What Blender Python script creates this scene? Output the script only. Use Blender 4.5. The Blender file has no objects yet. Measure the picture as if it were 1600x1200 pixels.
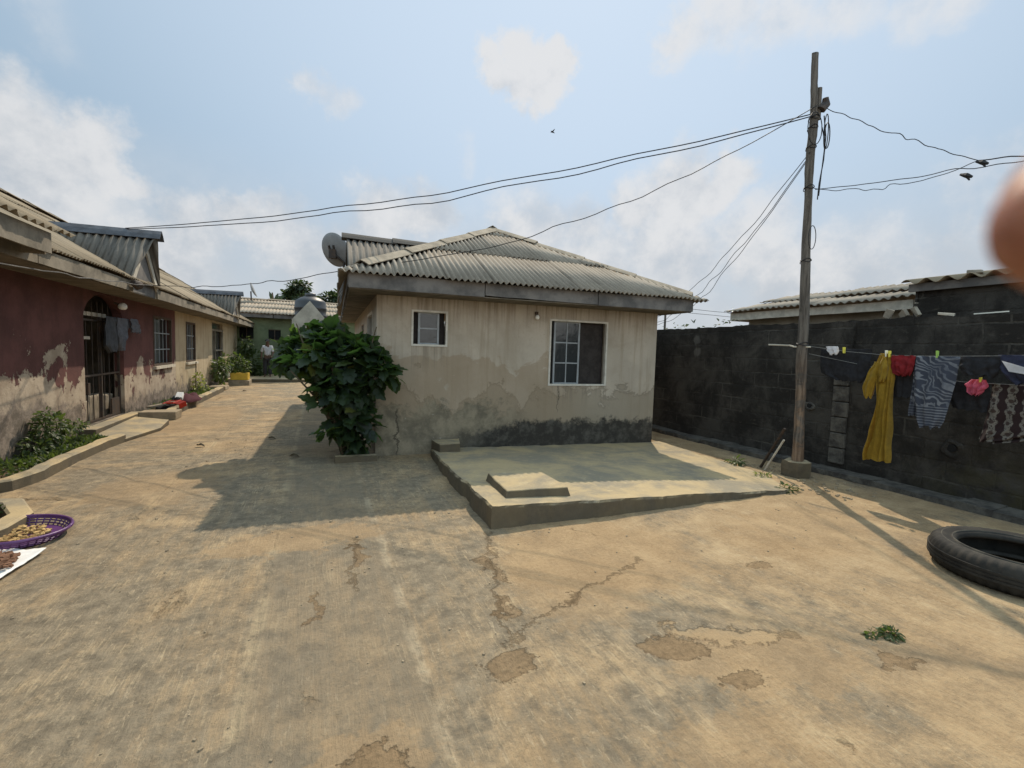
import bpy, bmesh, math, random
from mathutils import Vector, Matrix, noise as mnoise
random.seed(7)
R = math.radians
S = bpy.context.scene
COL = S.collection
U = random.uniform

# ------------------------------------------------------------------ camera
F = 740.0; H = 1.6                     # focal length in pixels of a 1600 wide frame, eye height
def _d(x, y): return Vector((x-800, -(y-600), -F))
_Y = _d(494, 541).normalized()
_Z = _d(1600, 541+.0304*1106).cross(_Y).normalized()
if _Z.y < 0: _Z = -_Z
_X = _Y.cross(_Z)
RW = Matrix((_X, _Y, _Z))              # camera axes -> world axes
def ray(x, y): return RW @ _d(x, y)
cam_d = bpy.data.cameras.new('camera'); cam = bpy.data.objects.new('camera', cam_d); COL.objects.link(cam)
cam.matrix_world = Matrix.Translation((0, 0, H)) @ RW.to_4x4()
cam_d.sensor_width = 36; cam_d.lens = 36*F/1600; cam_d.clip_end = 2000; cam_d.clip_start = .005
cam_d.dof.use_dof = True; cam_d.dof.focus_distance = 8; cam_d.dof.aperture_fstop = cam_d.lens/2.4
S.camera = cam

# ------------------------------------------------------------------ material helper
class G:
    def __init__(s, name):
        s.m = bpy.data.materials.new(name); s.m.use_nodes = True
        s.nt = s.m.node_tree; s.nt.nodes.clear()
    def n(s, t, **kw):
        nd = s.nt.nodes.new(t)
        for k, v in kw.items(): setattr(nd, k, v)
        return nd
    def put(s, sock, v):
        if isinstance(v, bpy.types.NodeSocket): s.nt.links.new(v, sock)
        else:
            if sock.type == 'RGBA' and len(v) == 3: v = (*v, 1)
            sock.default_value = v
    def pos(s): return s.n('ShaderNodeNewGeometry').outputs['Position']
    def obj(s): return s.n('ShaderNodeTexCoord').outputs['Object']
    def uv(s): return s.n('ShaderNodeTexCoord').outputs['UV']
    def gen(s): return s.n('ShaderNodeTexCoord').outputs['Generated']
    def sep(s, v):
        nd = s.n('ShaderNodeSeparateXYZ'); s.put(nd.inputs[0], v); return nd.outputs
    def comb(s, x=0., y=0., z=0.):
        nd = s.n('ShaderNodeCombineXYZ')
        for i, v in enumerate((x, y, z)): s.put(nd.inputs[i], v)
        return nd.outputs[0]
    def ma(s, op, a, b=0., c=None):
        nd = s.n('ShaderNodeMath', operation=op); s.put(nd.inputs[0], a); s.put(nd.inputs[1], b)
        if c is not None: s.put(nd.inputs[2], c)
        return nd.outputs[0]
    def vm(s, op, a, b=(0, 0, 0)):
        nd = s.n('ShaderNodeVectorMath', operation=op); s.put(nd.inputs[0], a); s.put(nd.inputs[1], b)
        return nd.outputs['Value'] if op in ('LENGTH', 'DISTANCE', 'DOT_PRODUCT') else nd.outputs[0]
    def noise(s, sc, vec=None, det=6., ro=.6, dist=0., st=None):
        nd = s.n('ShaderNodeTexNoise')
        if vec is None: vec = s.pos()
        if st: vec = s.vm('MULTIPLY', vec, st)
        s.put(nd.inputs['Vector'], vec); nd.inputs['Scale'].default_value = sc
        nd.inputs['Detail'].default_value = det; nd.inputs['Roughness'].default_value = ro
        nd.inputs['Distortion'].default_value = dist
        return nd.outputs['Fac']
    def vor(s, sc, vec=None, feat='F1', out='Distance'):
        nd = s.n('ShaderNodeTexVoronoi', feature=feat)
        s.put(nd.inputs['Vector'], vec if vec is not None else s.pos()); nd.inputs['Scale'].default_value = sc
        return nd.outputs[out]
    def ss(s, v, lo, hi, a=0., b=1.):
        nd = s.n('ShaderNodeMapRange', interpolation_type='SMOOTHSTEP', clamp=True)
        s.put(nd.inputs[0], v)
        for i, q in enumerate((lo, hi, a, b)): s.put(nd.inputs[i+1], q)
        return nd.outputs[0]
    def mix(s, f, a, b, mode='MIX'):
        nd = s.n('ShaderNodeMix', data_type='RGBA', blend_type=mode)
        s.put(nd.inputs[0], f); s.put(nd.inputs[6], a); s.put(nd.inputs[7], b)
        return nd.outputs[2]
    def scale(s, col, k):
        return s.mix(1., col, s.comb(k, k, k), 'MULTIPLY')
    def out(s, col, ro=.85, bump=None, bs=.4, bd=.02, metal=0., spec=.3, trans=None, sss=None, sheen=None):
        b = s.n('ShaderNodeBsdfPrincipled'); o = s.n('ShaderNodeOutputMaterial')
        s.put(b.inputs['Base Color'], col); s.put(b.inputs['Roughness'], ro)
        b.inputs['Metallic'].default_value = metal; b.inputs['Specular IOR Level'].default_value = spec
        if sss: b.inputs['Subsurface Weight'].default_value = sss; b.inputs['Subsurface Scale'].default_value = .01
        if sheen: b.inputs['Sheen Weight'].default_value = sheen
        if bump is not None:
            bn = s.n('ShaderNodeBump'); bn.inputs['Strength'].default_value = bs; bn.inputs['Distance'].default_value = bd
            s.put(bn.inputs['Height'], bump); s.nt.links.new(bn.outputs[0], b.inputs['Normal'])
        sh = b.outputs[0]
        if trans:
            t = s.n('ShaderNodeBsdfTranslucent'); s.put(t.inputs[0], col if trans is True else trans)
            x = s.n('ShaderNodeMixShader'); x.inputs[0].default_value = .42
            s.nt.links.new(sh, x.inputs[1]); s.nt.links.new(t.outputs[0], x.inputs[2]); sh = x.outputs[0]
        s.nt.links.new(sh, o.inputs[0])
        return s.m

MAT = {}
def simple(name, col, ro=.8, var=.25, sc=6., bs=.3, bd=.01, metal=0., spec=.3, col2=None, trans=None, sheen=None, space='pos'):
    g = G(name); v = g.pos() if space == 'pos' else g.obj()
    nz = g.noise(sc, v, 7, .65)
    c2 = col2 or tuple(c*(1-var) for c in col)
    c = g.mix(g.ss(nz, .35, .65), c2, col)
    MAT[name] = g.out(c, ro, g.noise(sc*5, v, 4), bs, bd, metal, spec, trans, sheen=sheen)
    return MAT[name]

# ------------------------------------------------------------------ mesh helper
class MB:
    def __init__(s): s.bm = bmesh.new(); s.uvl = None
    def v(s, p): return s.bm.verts.new(Vector(p))
    def face(s, pts):
        try: return s.bm.faces.new([s.v(p) for p in pts])
        except ValueError: return None
    def box(s, c, d, rz=0, rot=None):
        m = rot or Matrix.Rotation(rz, 3, 'Z'); c = Vector(c); q = []
        for x in (-1, 1):
            for y in (-1, 1):
                for z in (-1, 1): q.append(s.v(c + m @ Vector((x*d[0]/2, y*d[1]/2, z*d[2]/2))))
        for f in ((0, 1, 3, 2), (4, 6, 7, 5), (0, 4, 5, 1), (2, 3, 7, 6), (0, 2, 6, 4), (1, 5, 7, 3)):
            s.bm.faces.new([q[i] for i in f])
        return s
    def bb(s, x0, x1, y0, y1, z0, z1):
        return s.box(((x0+x1)/2, (y0+y1)/2, (z0+z1)/2), (abs(x1-x0), abs(y1-y0), abs(z1-z0)))
    def beam(s, a, b, w, h=None):
        a = Vector(a); b = Vector(b); d = (b-a); L = d.length; d.normalize()
        up = Vector((0, 0, 1)) if abs(d.z) < .95 else Vector((1, 0, 0))
        x = d.cross(up).normalized(); z = x.cross(d)
        return s.box((a+b)/2, (w, L, h or w), rot=Matrix((x, d, z)).transposed())
    def tube(s, pts, r, n=6, cap=True):
        pts = [Vector(p) for p in pts]; k = len(pts)
        rs = r if isinstance(r, (list, tuple)) else [r]*k
        rings = []; px = None
        for i, p in enumerate(pts):
            d = (pts[min(i+1, k-1)]-pts[max(i-1, 0)]).normalized()
            if px is None:
                up = Vector((0, 0, 1)) if abs(d.z) < .9 else Vector((0, 1, 0)); px = d.cross(up).normalized()
            px = (px - d*px.dot(d)).normalized(); py = d.cross(px)
            rings.append([s.v(p + (px*math.cos(t*2*math.pi/n) + py*math.sin(t*2*math.pi/n))*rs[i]) for t in range(n)])
        for i in range(k-1):
            for t in range(n): s.bm.faces.new((rings[i][t], rings[i][(t+1) % n], rings[i+1][(t+1) % n], rings[i+1][t]))
        if cap:
            s.bm.faces.new(rings[0][::-1]); s.bm.faces.new(rings[-1])
        return s
    def lathe(s, c, prof, n=24, axis=None, caps=True):
        c = Vector(c); m = axis or Matrix.Identity(3); rings = []
        for r, z in prof:
            rings.append([s.v(c + m @ Vector((r*math.cos(t*2*math.pi/n), r*math.sin(t*2*math.pi/n), z))) for t in range(n)])
        for i in range(len(prof)-1):
            for t in range(n): s.bm.faces.new((rings[i][t], rings[i][(t+1) % n], rings[i+1][(t+1) % n], rings[i+1][t]))
        if caps and prof[0][0] > .001: s.bm.faces.new(rings[0][::-1])
        if caps and prof[-1][0] > .001: s.bm.faces.new(rings[-1])
        return s
    def prism(s, poly, z0, z1):
        """polygon of (x, y[, ztop]) extruded up from z0"""
        lo = [s.v((p[0], p[1], z0)) for p in poly]; hi = [s.v((p[0], p[1], p[2] if len(p) > 2 else z1)) for p in poly]
        k = len(poly)
        s.bm.faces.new(lo[::-1]); s.bm.faces.new(hi)
        for i in range(k): s.bm.faces.new((lo[i], lo[(i+1) % k], hi[(i+1) % k], hi[i]))
        return s
    def slabx(s, pts, off):
        """planar polygon pts thickened by vector off"""
        off = Vector(off); a = [s.v(p) for p in pts]; b = [s.v(Vector(p)+off) for p in pts]; k = len(a)
        s.bm.faces.new(a[::-1]); s.bm.faces.new(b)
        for i in range(k): s.bm.faces.new((a[i], a[(i+1) % k], b[(i+1) % k], b[i]))
        return s
    def wobble(s, amp, sc):
        for v in s.bm.verts: v.co += Vector(mnoise.noise_vector(v.co*sc))*amp
        return s
    def build(s, name, mat, parent=None, smooth=False, bevel=0, solid=0, sub=0):
        bmesh.ops.recalc_face_normals(s.bm, faces=s.bm.faces[:])
        off = Vector((0, 0, 0)); p = parent
        while p: off += p.location; p = p.parent
        for v in s.bm.verts: v.co -= off
        me = bpy.data.meshes.new(name); s.bm.to_mesh(me); s.bm.free()
        if smooth:
            for f in me.polygons: f.use_smooth = True
        o = bpy.data.objects.new(name, me); COL.objects.link(o)
        if mat: me.materials.append(MAT[mat] if isinstance(mat, str) else mat)
        if parent: o.parent = parent
        if solid: q = o.modifiers.new('solid', 'SOLIDIFY'); q.thickness = solid; q.offset = 0
        if bevel: q = o.modifiers.new('bevel', 'BEVEL'); q.width = bevel; q.segments = 2; q.limit_method = 'ANGLE'
        if sub: q = o.modifiers.new('sub', 'SUBSURF'); q.levels = sub; q.render_levels = sub
        return o

def tag(o, label=None, cat=None, group=None, kind=None):
    if label: o['label'] = label
    if cat: o['category'] = cat
    if group: o['group'] = group
    if kind: o['kind'] = kind
    return o
def thing(name, label, cat, loc=(0, 0, 0), group=None):
    o = bpy.data.objects.new(name, None); COL.objects.link(o); o.location = loc; o.empty_display_size = .2
    return tag(o, label, cat, group)

def wall_panel(mb, o, u, n, L, Ht, t, holes=()):
    """wall slab from o along u (length L), height Ht, thickness t behind the outer face (outward normal n); holes = (u0,u1,v0,v1)"""
    o = Vector(o); u = Vector(u); n = Vector(n); z = Vector((0, 0, 1))
    us = sorted({0, L} | {h[0] for h in holes} | {h[1] for h in holes}); vs = sorted({0, Ht} | {h[2] for h in holes} | {h[3] for h in holes})
    def inh(a, b): return any(h[0] < a < h[1] and h[2] < b < h[3] for h in holes)
    P = lambda a, b, d: o + u*a + z*b - n*d
    nu, nv = len(us)-1, len(vs)-1
    solid = [[not inh((us[i]+us[i+1])/2, (vs[j]+vs[j+1])/2) for j in range(nv)] for i in range(nu)]
    for i in range(nu):
        for j in range(nv):
            if not solid[i][j]: continue
            a0, a1, b0, b1 = us[i], us[i+1], vs[j], vs[j+1]
            mb.face([P(a0, b0, 0), P(a1, b0, 0), P(a1, b1, 0), P(a0, b1, 0)])
            mb.face([P(a0, b0, t), P(a0, b1, t), P(a1, b1, t), P(a1, b0, t)])
            for (di, dj, e) in ((-1, 0, (a0, b0, a0, b1)), (1, 0, (a1, b1, a1, b0)), (0, -1, (a1, b0, a0, b0)), (0, 1, (a0, b1, a1, b1))):
                ii, jj = i+di, j+dj
                if not (0 <= ii < nu and 0 <= jj < nv and solid[ii][jj]):
                    mb.face([P(e[0], e[1], 0), P(e[2], e[3], 0), P(e[2], e[3], t), P(e[0], e[1], t)])
    bmesh.ops.remove_doubles(mb.bm, verts=mb.bm.verts[:], dist=1e-5)
    return mb

def corrugated(name, mat, parent, o, u, w, poly, pitch=.1, amp=.018, course=1.45, lap=.018, sheet=.7, per=8, jit=.006, label=None):
    """real corrugated roof slope: o origin on the eave, u along the eave, w up the slope; poly = convex (a, b) outline"""
    o = Vector(o); u = Vector(u).normalized(); w = Vector(w).normalized(); n = u.cross(w)
    if n.z < 0: n = -n
    a0 = min(p[0] for p in poly); a1 = max(p[0] for p in poly); b0 = min(p[1] for p in poly); b1 = max(p[1] for p in poly)
    bm = bmesh.new(); uvl = bm.loops.layers.uv.new('UVMap')
    na = int((a1-a0)/pitch*per)+1; As = [a0+(a1-a0)*i/na for i in range(na+1)]
    rows = []; b = b0; k = 0
    while b < b1-1e-6:
        e = min(b+course, b1); rows.append((b, e, k)); b = e; k += 1
    rnd = random.Random(name+str(len(poly)))
    offs = {}
    for (r0, r1, k) in rows:
        prev = None
        for bi, (bb, lift) in enumerate(((r0-(.05 if k else 0), lap), (r1, 0))):
            line = []
            for a in As:
                sh = int((a-a0)/sheet)
                if (sh, k) not in offs: offs[(sh, k)] = (rnd.uniform(-jit, jit), rnd.uniform(-.02, .02))
                h = amp*math.sin(2*math.pi*a/pitch) + lift + offs[(sh, k)][0]
                line.append((bm.verts.new((a, bb + (offs[(sh, k)][1] if bi == 0 else 0), h)), a, bb))
            if prev:
                for i in range(na):
                    f = bm.faces.new((prev[i][0], prev[i+1][0], line[i+1][0], line[i][0])); f.smooth = True
                    am = (prev[i][1]+prev[i+1][1])/2
                    for lp, q in zip(f.loops, (prev[i], prev[i+1], line[i+1], line[i])):
                        lp[uvl].uv = (q[1], min(max(q[2], r0+.001), r1-.001))
            prev = line
    k = len(poly)
    area = sum(poly[i][0]*poly[(i+1) % k][1]-poly[(i+1) % k][0]*poly[i][1] for i in range(k))
    for i in range(k):
        p = poly[i]; q = poly[(i+1) % k]; d = (q[0]-p[0], q[1]-p[1])
        if abs(d[1]) < 1e-6 and (abs(p[1]-b0) < 1e-6): continue
        nx, ny = (d[1], -d[0]) if area > 0 else (-d[1], d[0])
        bmesh.ops.bisect_plane(bm, geom=bm.verts[:]+bm.edges[:]+bm.faces[:], plane_co=(p[0], p[1], 0), plane_no=(nx, ny, 0), clear_outer=True)
    off = Vector((0, 0, 0)); p = parent
    while p: off += p.location; p = p.parent
    for v in bm.verts:
        c = v.co.copy(); v.co = o + u*c.x + w*c.y + n*c.z - off
    me = bpy.data.meshes.new(name); bm.to_mesh(me); bm.free()
    ob = bpy.data.objects.new(name, me); COL.objects.link(ob); me.materials.append(MAT[mat]); ob.parent = parent
    q = ob.modifiers.new('solid', 'SOLIDIFY'); q.thickness = .007; q.offset = 0
    if label: ob['label'] = label
    return ob

def leaf(mb, c, d, nrm, L, W, fold=.15, lobes=0):
    """one leaf: stalk point c, direction d, normal nrm"""
    c = Vector(c); d = Vector(d).normalized(); nrm = Vector(nrm); s = d.cross(nrm)
    if s.length < 1e-4: s = d.orthogonal()
    s.normalize(); n = s.cross(d)
    if lobes:
        mid = [(0, 0), (.35*L, 0), (L, 0)]
        half = [(-.12, .22), (.05, .46), (.2, .5), (.3, .36), (.45, .5), (.62, .45), (.68, .26), (.85, .2)]
        m0 = mb.v(c); mc = mb.v(c+d*L*.45); m1 = mb.v(c+d*L - n*L*.12)
        for sg in (1, -1):
            ring = [m0]+[mb.v(c + d*L*a + s*sg*W*b + n*(fold*W*b*1.2 - L*.1*a*a)) for a, b in half]+[m1]
            for i in range(len(ring)-1):
                try: mb.bm.faces.new((mc, ring[i], ring[i+1]) if sg > 0 else (mc, ring[i+1], ring[i]))
                except ValueError: pass
    else:
        a = mb.v(c); b = mb.v(c+d*L*.55); e = mb.v(c+d*L - n*L*.18)
        for sg in (1, -1):
            p = mb.v(c+d*L*.3+s*sg*W*.5+n*fold*W); q = mb.v(c+d*L*.72+s*sg*W*.36+n*fold*W*.6-n*L*.08)
            mb.bm.faces.new((a, b, q, p) if sg < 0 else (a, p, q, b)); mb.bm.faces.new((b, e, q) if sg < 0 else (b, q, e))

def rdir(zmin=-1., zmax=1.):
    t = U(0, 2*math.pi); z = U(zmin, zmax); r = math.sqrt(max(0, 1-z*z)); return Vector((r*math.cos(t), r*math.sin(t), z))
def foliage(mb, blobs, n, L, lobes=0, droop=.3, shell=.55):
    tot = sum(b[1][0]*b[1][1]*b[1][2] for b in blobs)
    for c, r in blobs:
        for _ in range(int(n*r[0]*r[1]*r[2]/tot)):
            d = rdir(); q = U(shell, 1)**.7
            p = Vector(c)+Vector((d.x*r[0]*q, d.y*r[1]*q, d.z*r[2]*q))
            dd = (d + rdir()*.7 + Vector((0, 0, -droop))).normalized(); nn = (Vector((0, 0, 1))+d*.5+rdir()*.5)
            l = L*U(.45, 1.35); leaf(mb, p, dd, nn, l, l*(U(.85, 1.1) if lobes else U(.4, .65)), U(.05, .3), lobes)
    return mb

# ------------------------------------------------------------------ materials
def mat_ground():
    g = G('yard_concrete'); p = g.pos(); x, y, z = g.sep(p)
    nd = g.n('ShaderNodeTexNoise'); g.put(nd.inputs['Vector'], p); nd.inputs['Scale'].default_value = 5.5; nd.inputs['Detail'].default_value = 7; nd.inputs['Roughness'].default_value = .68
    warp = g.vm('SUBTRACT', nd.outputs['Color'], (.5, .5, .5))
    big = g.noise(.6, p, 6, .62, .5); med = g.noise(2.3, p, 8, .7, .3); mid = g.noise(9., p, 7, .74); fine = g.noise(38, p, 5, .75)
    streak = g.noise(1., p, 5, .72, .25, (11., .9, 1.)); streak2 = g.noise(1., p, 4, .75, .1, (70., 3.6, 1.))
    cross = g.noise(1., p, 5, .68, .5, (.9, 7., 1.))
    far = g.ss(y, 5.5, 8.5)
    st = g.ma('ADD', g.ma('MULTIPLY', streak, g.ma('SUBTRACT', 1., far)), g.ma('MULTIPLY', cross, far))
    side = g.ss(x, -1.6, 4.8)
    m = g.ma('ADD', g.ma('ADD', g.ma('MULTIPLY', big, .82), g.ma('MULTIPLY', med, .50)), g.ma('ADD', g.ma('MULTIPLY', st, .40), g.ma('ADD', g.ma('MULTIPLY', mid, .26), g.ma('MULTIPLY', fine, .22))))
    m = g.ma('ADD', m, g.ma('ADD', g.ma('MULTIPLY', g.ma('SUBTRACT', side, .5), .17), g.ma('MULTIPLY', far, .07)))
    dust = g.ss(m, .95, 1.24)
    grey = g.mix(g.ss(mid, .32, .68), (.150, .130, .102), (.285, .246, .188))
    tan = g.mix(g.ss(g.ma('ADD', g.ma('MULTIPLY', med, .6), g.ma('MULTIPLY', fine, .4)), .36, .64), (.272, .194, .116), (.425, .325, .208))
    c = g.mix(dust, grey, tan)
    c = g.mix(g.ma('MULTIPLY', g.ss(g.ma('ADD', g.ma('MULTIPLY', streak2, .5), g.ma('MULTIPLY', med, .5)), .53, .63), .5), c, (.50, .415, .285))
    c = g.mix(g.ma('MULTIPLY', g.ss(g.noise(14, p, 7, .8), .555, .65), .36), c, (.55, .46, .325))
    c = g.mix(g.ma('MULTIPLY', g.ss(g.noise(1., p, 6, .8, .2, (46., 13., 1.)), .55, .66), .4), c, (.135, .112, .08))
    c = g.mix(g.ma('MULTIPLY', g.ss(g.noise(1., g.vm('ADD', p, (3, 8, 1)), 6, .8, .2, (30., 7., 1.)), .56, .66), .45), c, (.53, .45, .325))
    c = g.mix(g.ma('MULTIPLY', g.ss(fine, .60, .72), .45), c, (.125, .10, .065))
    c = g.mix(g.ma('MULTIPLY', g.ss(g.noise(120, p, 2, .7), .60, .72), .4), c, (.12, .095, .06))
    wv = g.sep(warp)
    wx = g.ma('ADD', x, g.ma('MULTIPLY', wv[0], .10))
    h = g.ma('MULTIPLY', fine, .9); h = g.ma('ADD', h, g.ma('MULTIPLY', streak2, .5)); h = g.ma('ADD', h, g.ma('MULTIPLY', mid, .9))
    h = g.ma('ADD', h, g.ma('MULTIPLY', g.ma('MULTIPLY', cross, far), 1.6))
    for jx, w, k, tone in ((-1.5, .016, .45, (.50, .41, .28)), (-.9, .012, .35, (.50, .41, .28)), (-.3, .022, .55, (.50, .42, .29)), (.5, .018, .7, (.54, .46, .34))):
        q = g.ma('SUBTRACT', wx, jx)
        ln = g.ma('MULTIPLY', g.ss(g.ma('ABSOLUTE', q), w*.6, w*2.6, 1., 0.), g.ss(med, .42, .62))
        c = g.mix(g.ma('MULTIPLY', ln, k), c, tone)
        h = g.ma('ADD', h, g.ma('MULTIPLY', g.ss(q, -.02, .02), .7))
    lane = g.ma('MULTIPLY', g.ss(wx, -.35, -.25), g.ss(wx, .45, .55, 1., 0.))
    c = g.mix(g.ma('MULTIPLY', lane, .42), c, (.19, .165, .13))
    pw = g.vm('ADD', p, g.vm('MULTIPLY', warp, (.42, .42, 0.)))
    pw2 = g.vm('ADD', p, g.vm('MULTIPLY', warp, (.9, .9, 0.)))
    def ell(cx, cy, rx, ry, rot=0., src=None):
        qx, qy, qz = g.sep(g.vm('SUBTRACT', src or pw, (cx, cy, 0))); ca, sa = math.cos(rot), math.sin(rot)
        u = g.ma('ADD', g.ma('MULTIPLY', qx, ca/rx), g.ma('MULTIPLY', qy, sa/rx)); v = g.ma('ADD', g.ma('MULTIPLY', qx, -sa/ry), g.ma('MULTIPLY', qy, ca/ry))
        return g.ma('SQRT', g.ma('ADD', g.ma('MULTIPLY', u, u), g.ma('MULTIPLY', v, v)))
    # smooth brown skim in front of the raised slab and beside the drive
    brown = g.mix(g.ss(g.ma('ADD', g.ma('MULTIPLY', med, .5), g.ma('MULTIPLY', fine, .5)), .36, .64), (.29, .203, .118), (.42, .308, .188))
    for a, k in (((2.1, 3.15, .95, .72, 0), .72), ((-.1, 4.2, .75, .30, .1), .6), ((4.2, 3.0, 1.0, .55, .2), .55), ((3.2, 1.2, .8, .5, .2), .45), ((2.2, 1.75, .62, .30, -.4), .6), ((1.7, 2.75, .6, .5, .3), .5), ((1.6, 1.35, .4, .22, .2), .5), ((5.2, 2.6, .5, .8, 0), .4), ((-1.6, 6.2, .7, .8, 0), .45), ((-2.2, 11.8, .8, 2.2, 0), .5), ((.15, 1.75, .3, .2, 0), .5)):
        e = ell(*a, pw2); c = g.mix(g.ma('MULTIPLY', g.ss(e, .72, 1.08, 1., 0.), k), c, brown)
    # spots where the screed has broken away
    dirt = g.mix(g.ss(g.ma('ADD', g.ma('MULTIPLY', mid, .5), g.ma('MULTIPLY', fine, .5)), .36, .62), (.145, .102, .060), (.26, .185, .112))
    dep = None
    for a in ((.92, 2.16, .17, .095, .3), (1.84, 1.97, .20, .10, -.5), (1.98, 1.66, .13, .06, -.2), (1.20, 3.15, .055, .24, .1), (1.10, 2.65, .06, .15, 0), (3.22, 2.57, .10, .05, 0),
              (.2, 1.74, .13, .1, 0), (1.55, 2.62, .11, .045, .4), (.0, 3.05, .035, .2, 0), (.30, 3.75, .05, .25, .05), (1.2, 1.2, .16, .07, .3), (2.9, 1.45, .14, .06, -.4)):
        e = g.ss(g.ma('ADD', ell(*a), g.ma('MULTIPLY', g.ma('SUBTRACT', g.ma('ADD', fine, mid), 1.), .55)), .84, 1.0, 1., 0.); dep = e if dep is None else g.ma('MAXIMUM', dep, e)
    c = g.mix(g.ma('MULTIPLY', dep, .75), c, dirt); h = g.ma('SUBTRACT', h, g.ma('MULTIPLY', dep, .7))
    e = g.ss(g.ma('ADD', ell(2.22, 1.97, .42, .09, -.42), g.ma('MULTIPLY', g.ma('SUBTRACT', g.ma('ADD', fine, mid), 1.), .6)), .75, 1.0, 1., 0.)
    c = g.mix(g.ma('MULTIPLY', e, .55), c, (.42, .315, .195)); h = g.ma('SUBTRACT', h, g.ma('MULTIPLY', e, .8))
    for ax, ay, bx, by in ((1.45, 3.88, 1.17, 3.1), (1.17, 3.1, 1.0, 2.3), (1.02, 2.32, 1.55, 2.62), (1.55, 2.62, 2.4, 2.98), (.30, 4.1, .22, 3.2)):
        L = math.hypot(bx-ax, by-ay); tx, ty = (bx-ax)/L, (by-ay)/L; qx, qy, qz = g.sep(g.vm('SUBTRACT', pw, (ax, ay, 0)))
        al = g.ma('ADD', g.ma('MULTIPLY', qx, tx), g.ma('MULTIPLY', qy, ty)); ac = g.ma('ABSOLUTE', g.ma('SUBTRACT', g.ma('MULTIPLY', qx, ty), g.ma('MULTIPLY', qy, tx)))
        cr = g.ma('MULTIPLY', g.ma('MULTIPLY', g.ss(al, -.03, .03), g.ss(al, L-.03, L+.03, 1., 0.)), g.ss(ac, .004, .018, 1., 0.))
        c = g.mix(g.ma('MULTIPLY', cr, .5), c, (.16, .113, .066)); h = g.ma('SUBTRACT', h, g.ma('MULTIPLY', cr, .6))
    # hairline cracks
    vd = g.vor(.42, g.vm('ADD', p, g.vm('MULTIPLY', warp, (.5, .5, 0.))), 'DISTANCE_TO_EDGE')
    ck = g.ma('MULTIPLY', g.ss(vd, .002, .012, 1., 0.), g.ss(big, .56, .64))
    c = g.mix(g.ma('MULTIPLY', ck, .5), c, (.11, .08, .045)); h = g.ma('SUBTRACT', h, g.ma('MULTIPLY', ck, 1.5))
    outy = g.ma('MAXIMUM', g.ss(y, 27., 30.), g.ma('MAXIMUM', g.ss(x, 7.2, 8.), g.ss(x, -3.6, -4.4)))
    c = g.mix(outy, c, (.20, .14, .085))
    c = g.mix(1., c, (.96, .90, .80), 'MULTIPLY')
    MAT['yard_concrete'] = g.out(c, .9, h, .9, .014, spec=.2)
mat_ground()

def mat_slab(name, k=1.):
    g = G(name); p = g.pos()
    c = g.mix(g.ss(g.noise(1.4, p, 9, .68, .4), .38, .62), (.24*k, .21*k, .158*k), (.42*k, .325*k, .19*k))
    c = g.mix(g.ma('MULTIPLY', g.ss(g.noise(9, p, 8, .75), .53, .68), .45), c, (.50*k, .41*k, .265*k))
    c = g.mix(g.ma('MULTIPLY', g.ss(g.noise(26, p, 6, .75), .58, .72), .5), c, (.15*k, .12*k, .08*k))
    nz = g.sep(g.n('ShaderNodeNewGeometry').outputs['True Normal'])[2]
    c = g.mix(g.ma('MULTIPLY', g.ss(g.ma('ADD', nz, g.ma('MULTIPLY', g.noise(9, p, 7, .7), .5)), .55, .95, 1., 0.), .82), c, g.mix(g.noise(13, p, 6, .7), (.025, .021, .016), (.105, .084, .058)))     # shade of the side faces painted into the colour, with a mossy fringe
    c = g.mix(1., c, (1., .98, .93), 'MULTIPLY')
    MAT[name] = g.out(c, .9, g.ma('ADD', g.noise(18, p, 8, .7), g.noise(70, p, 3, .7)), .5, .012)
mat_slab('slab_concrete'); mat_slab('kerb_concrete', 1.05)

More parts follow.
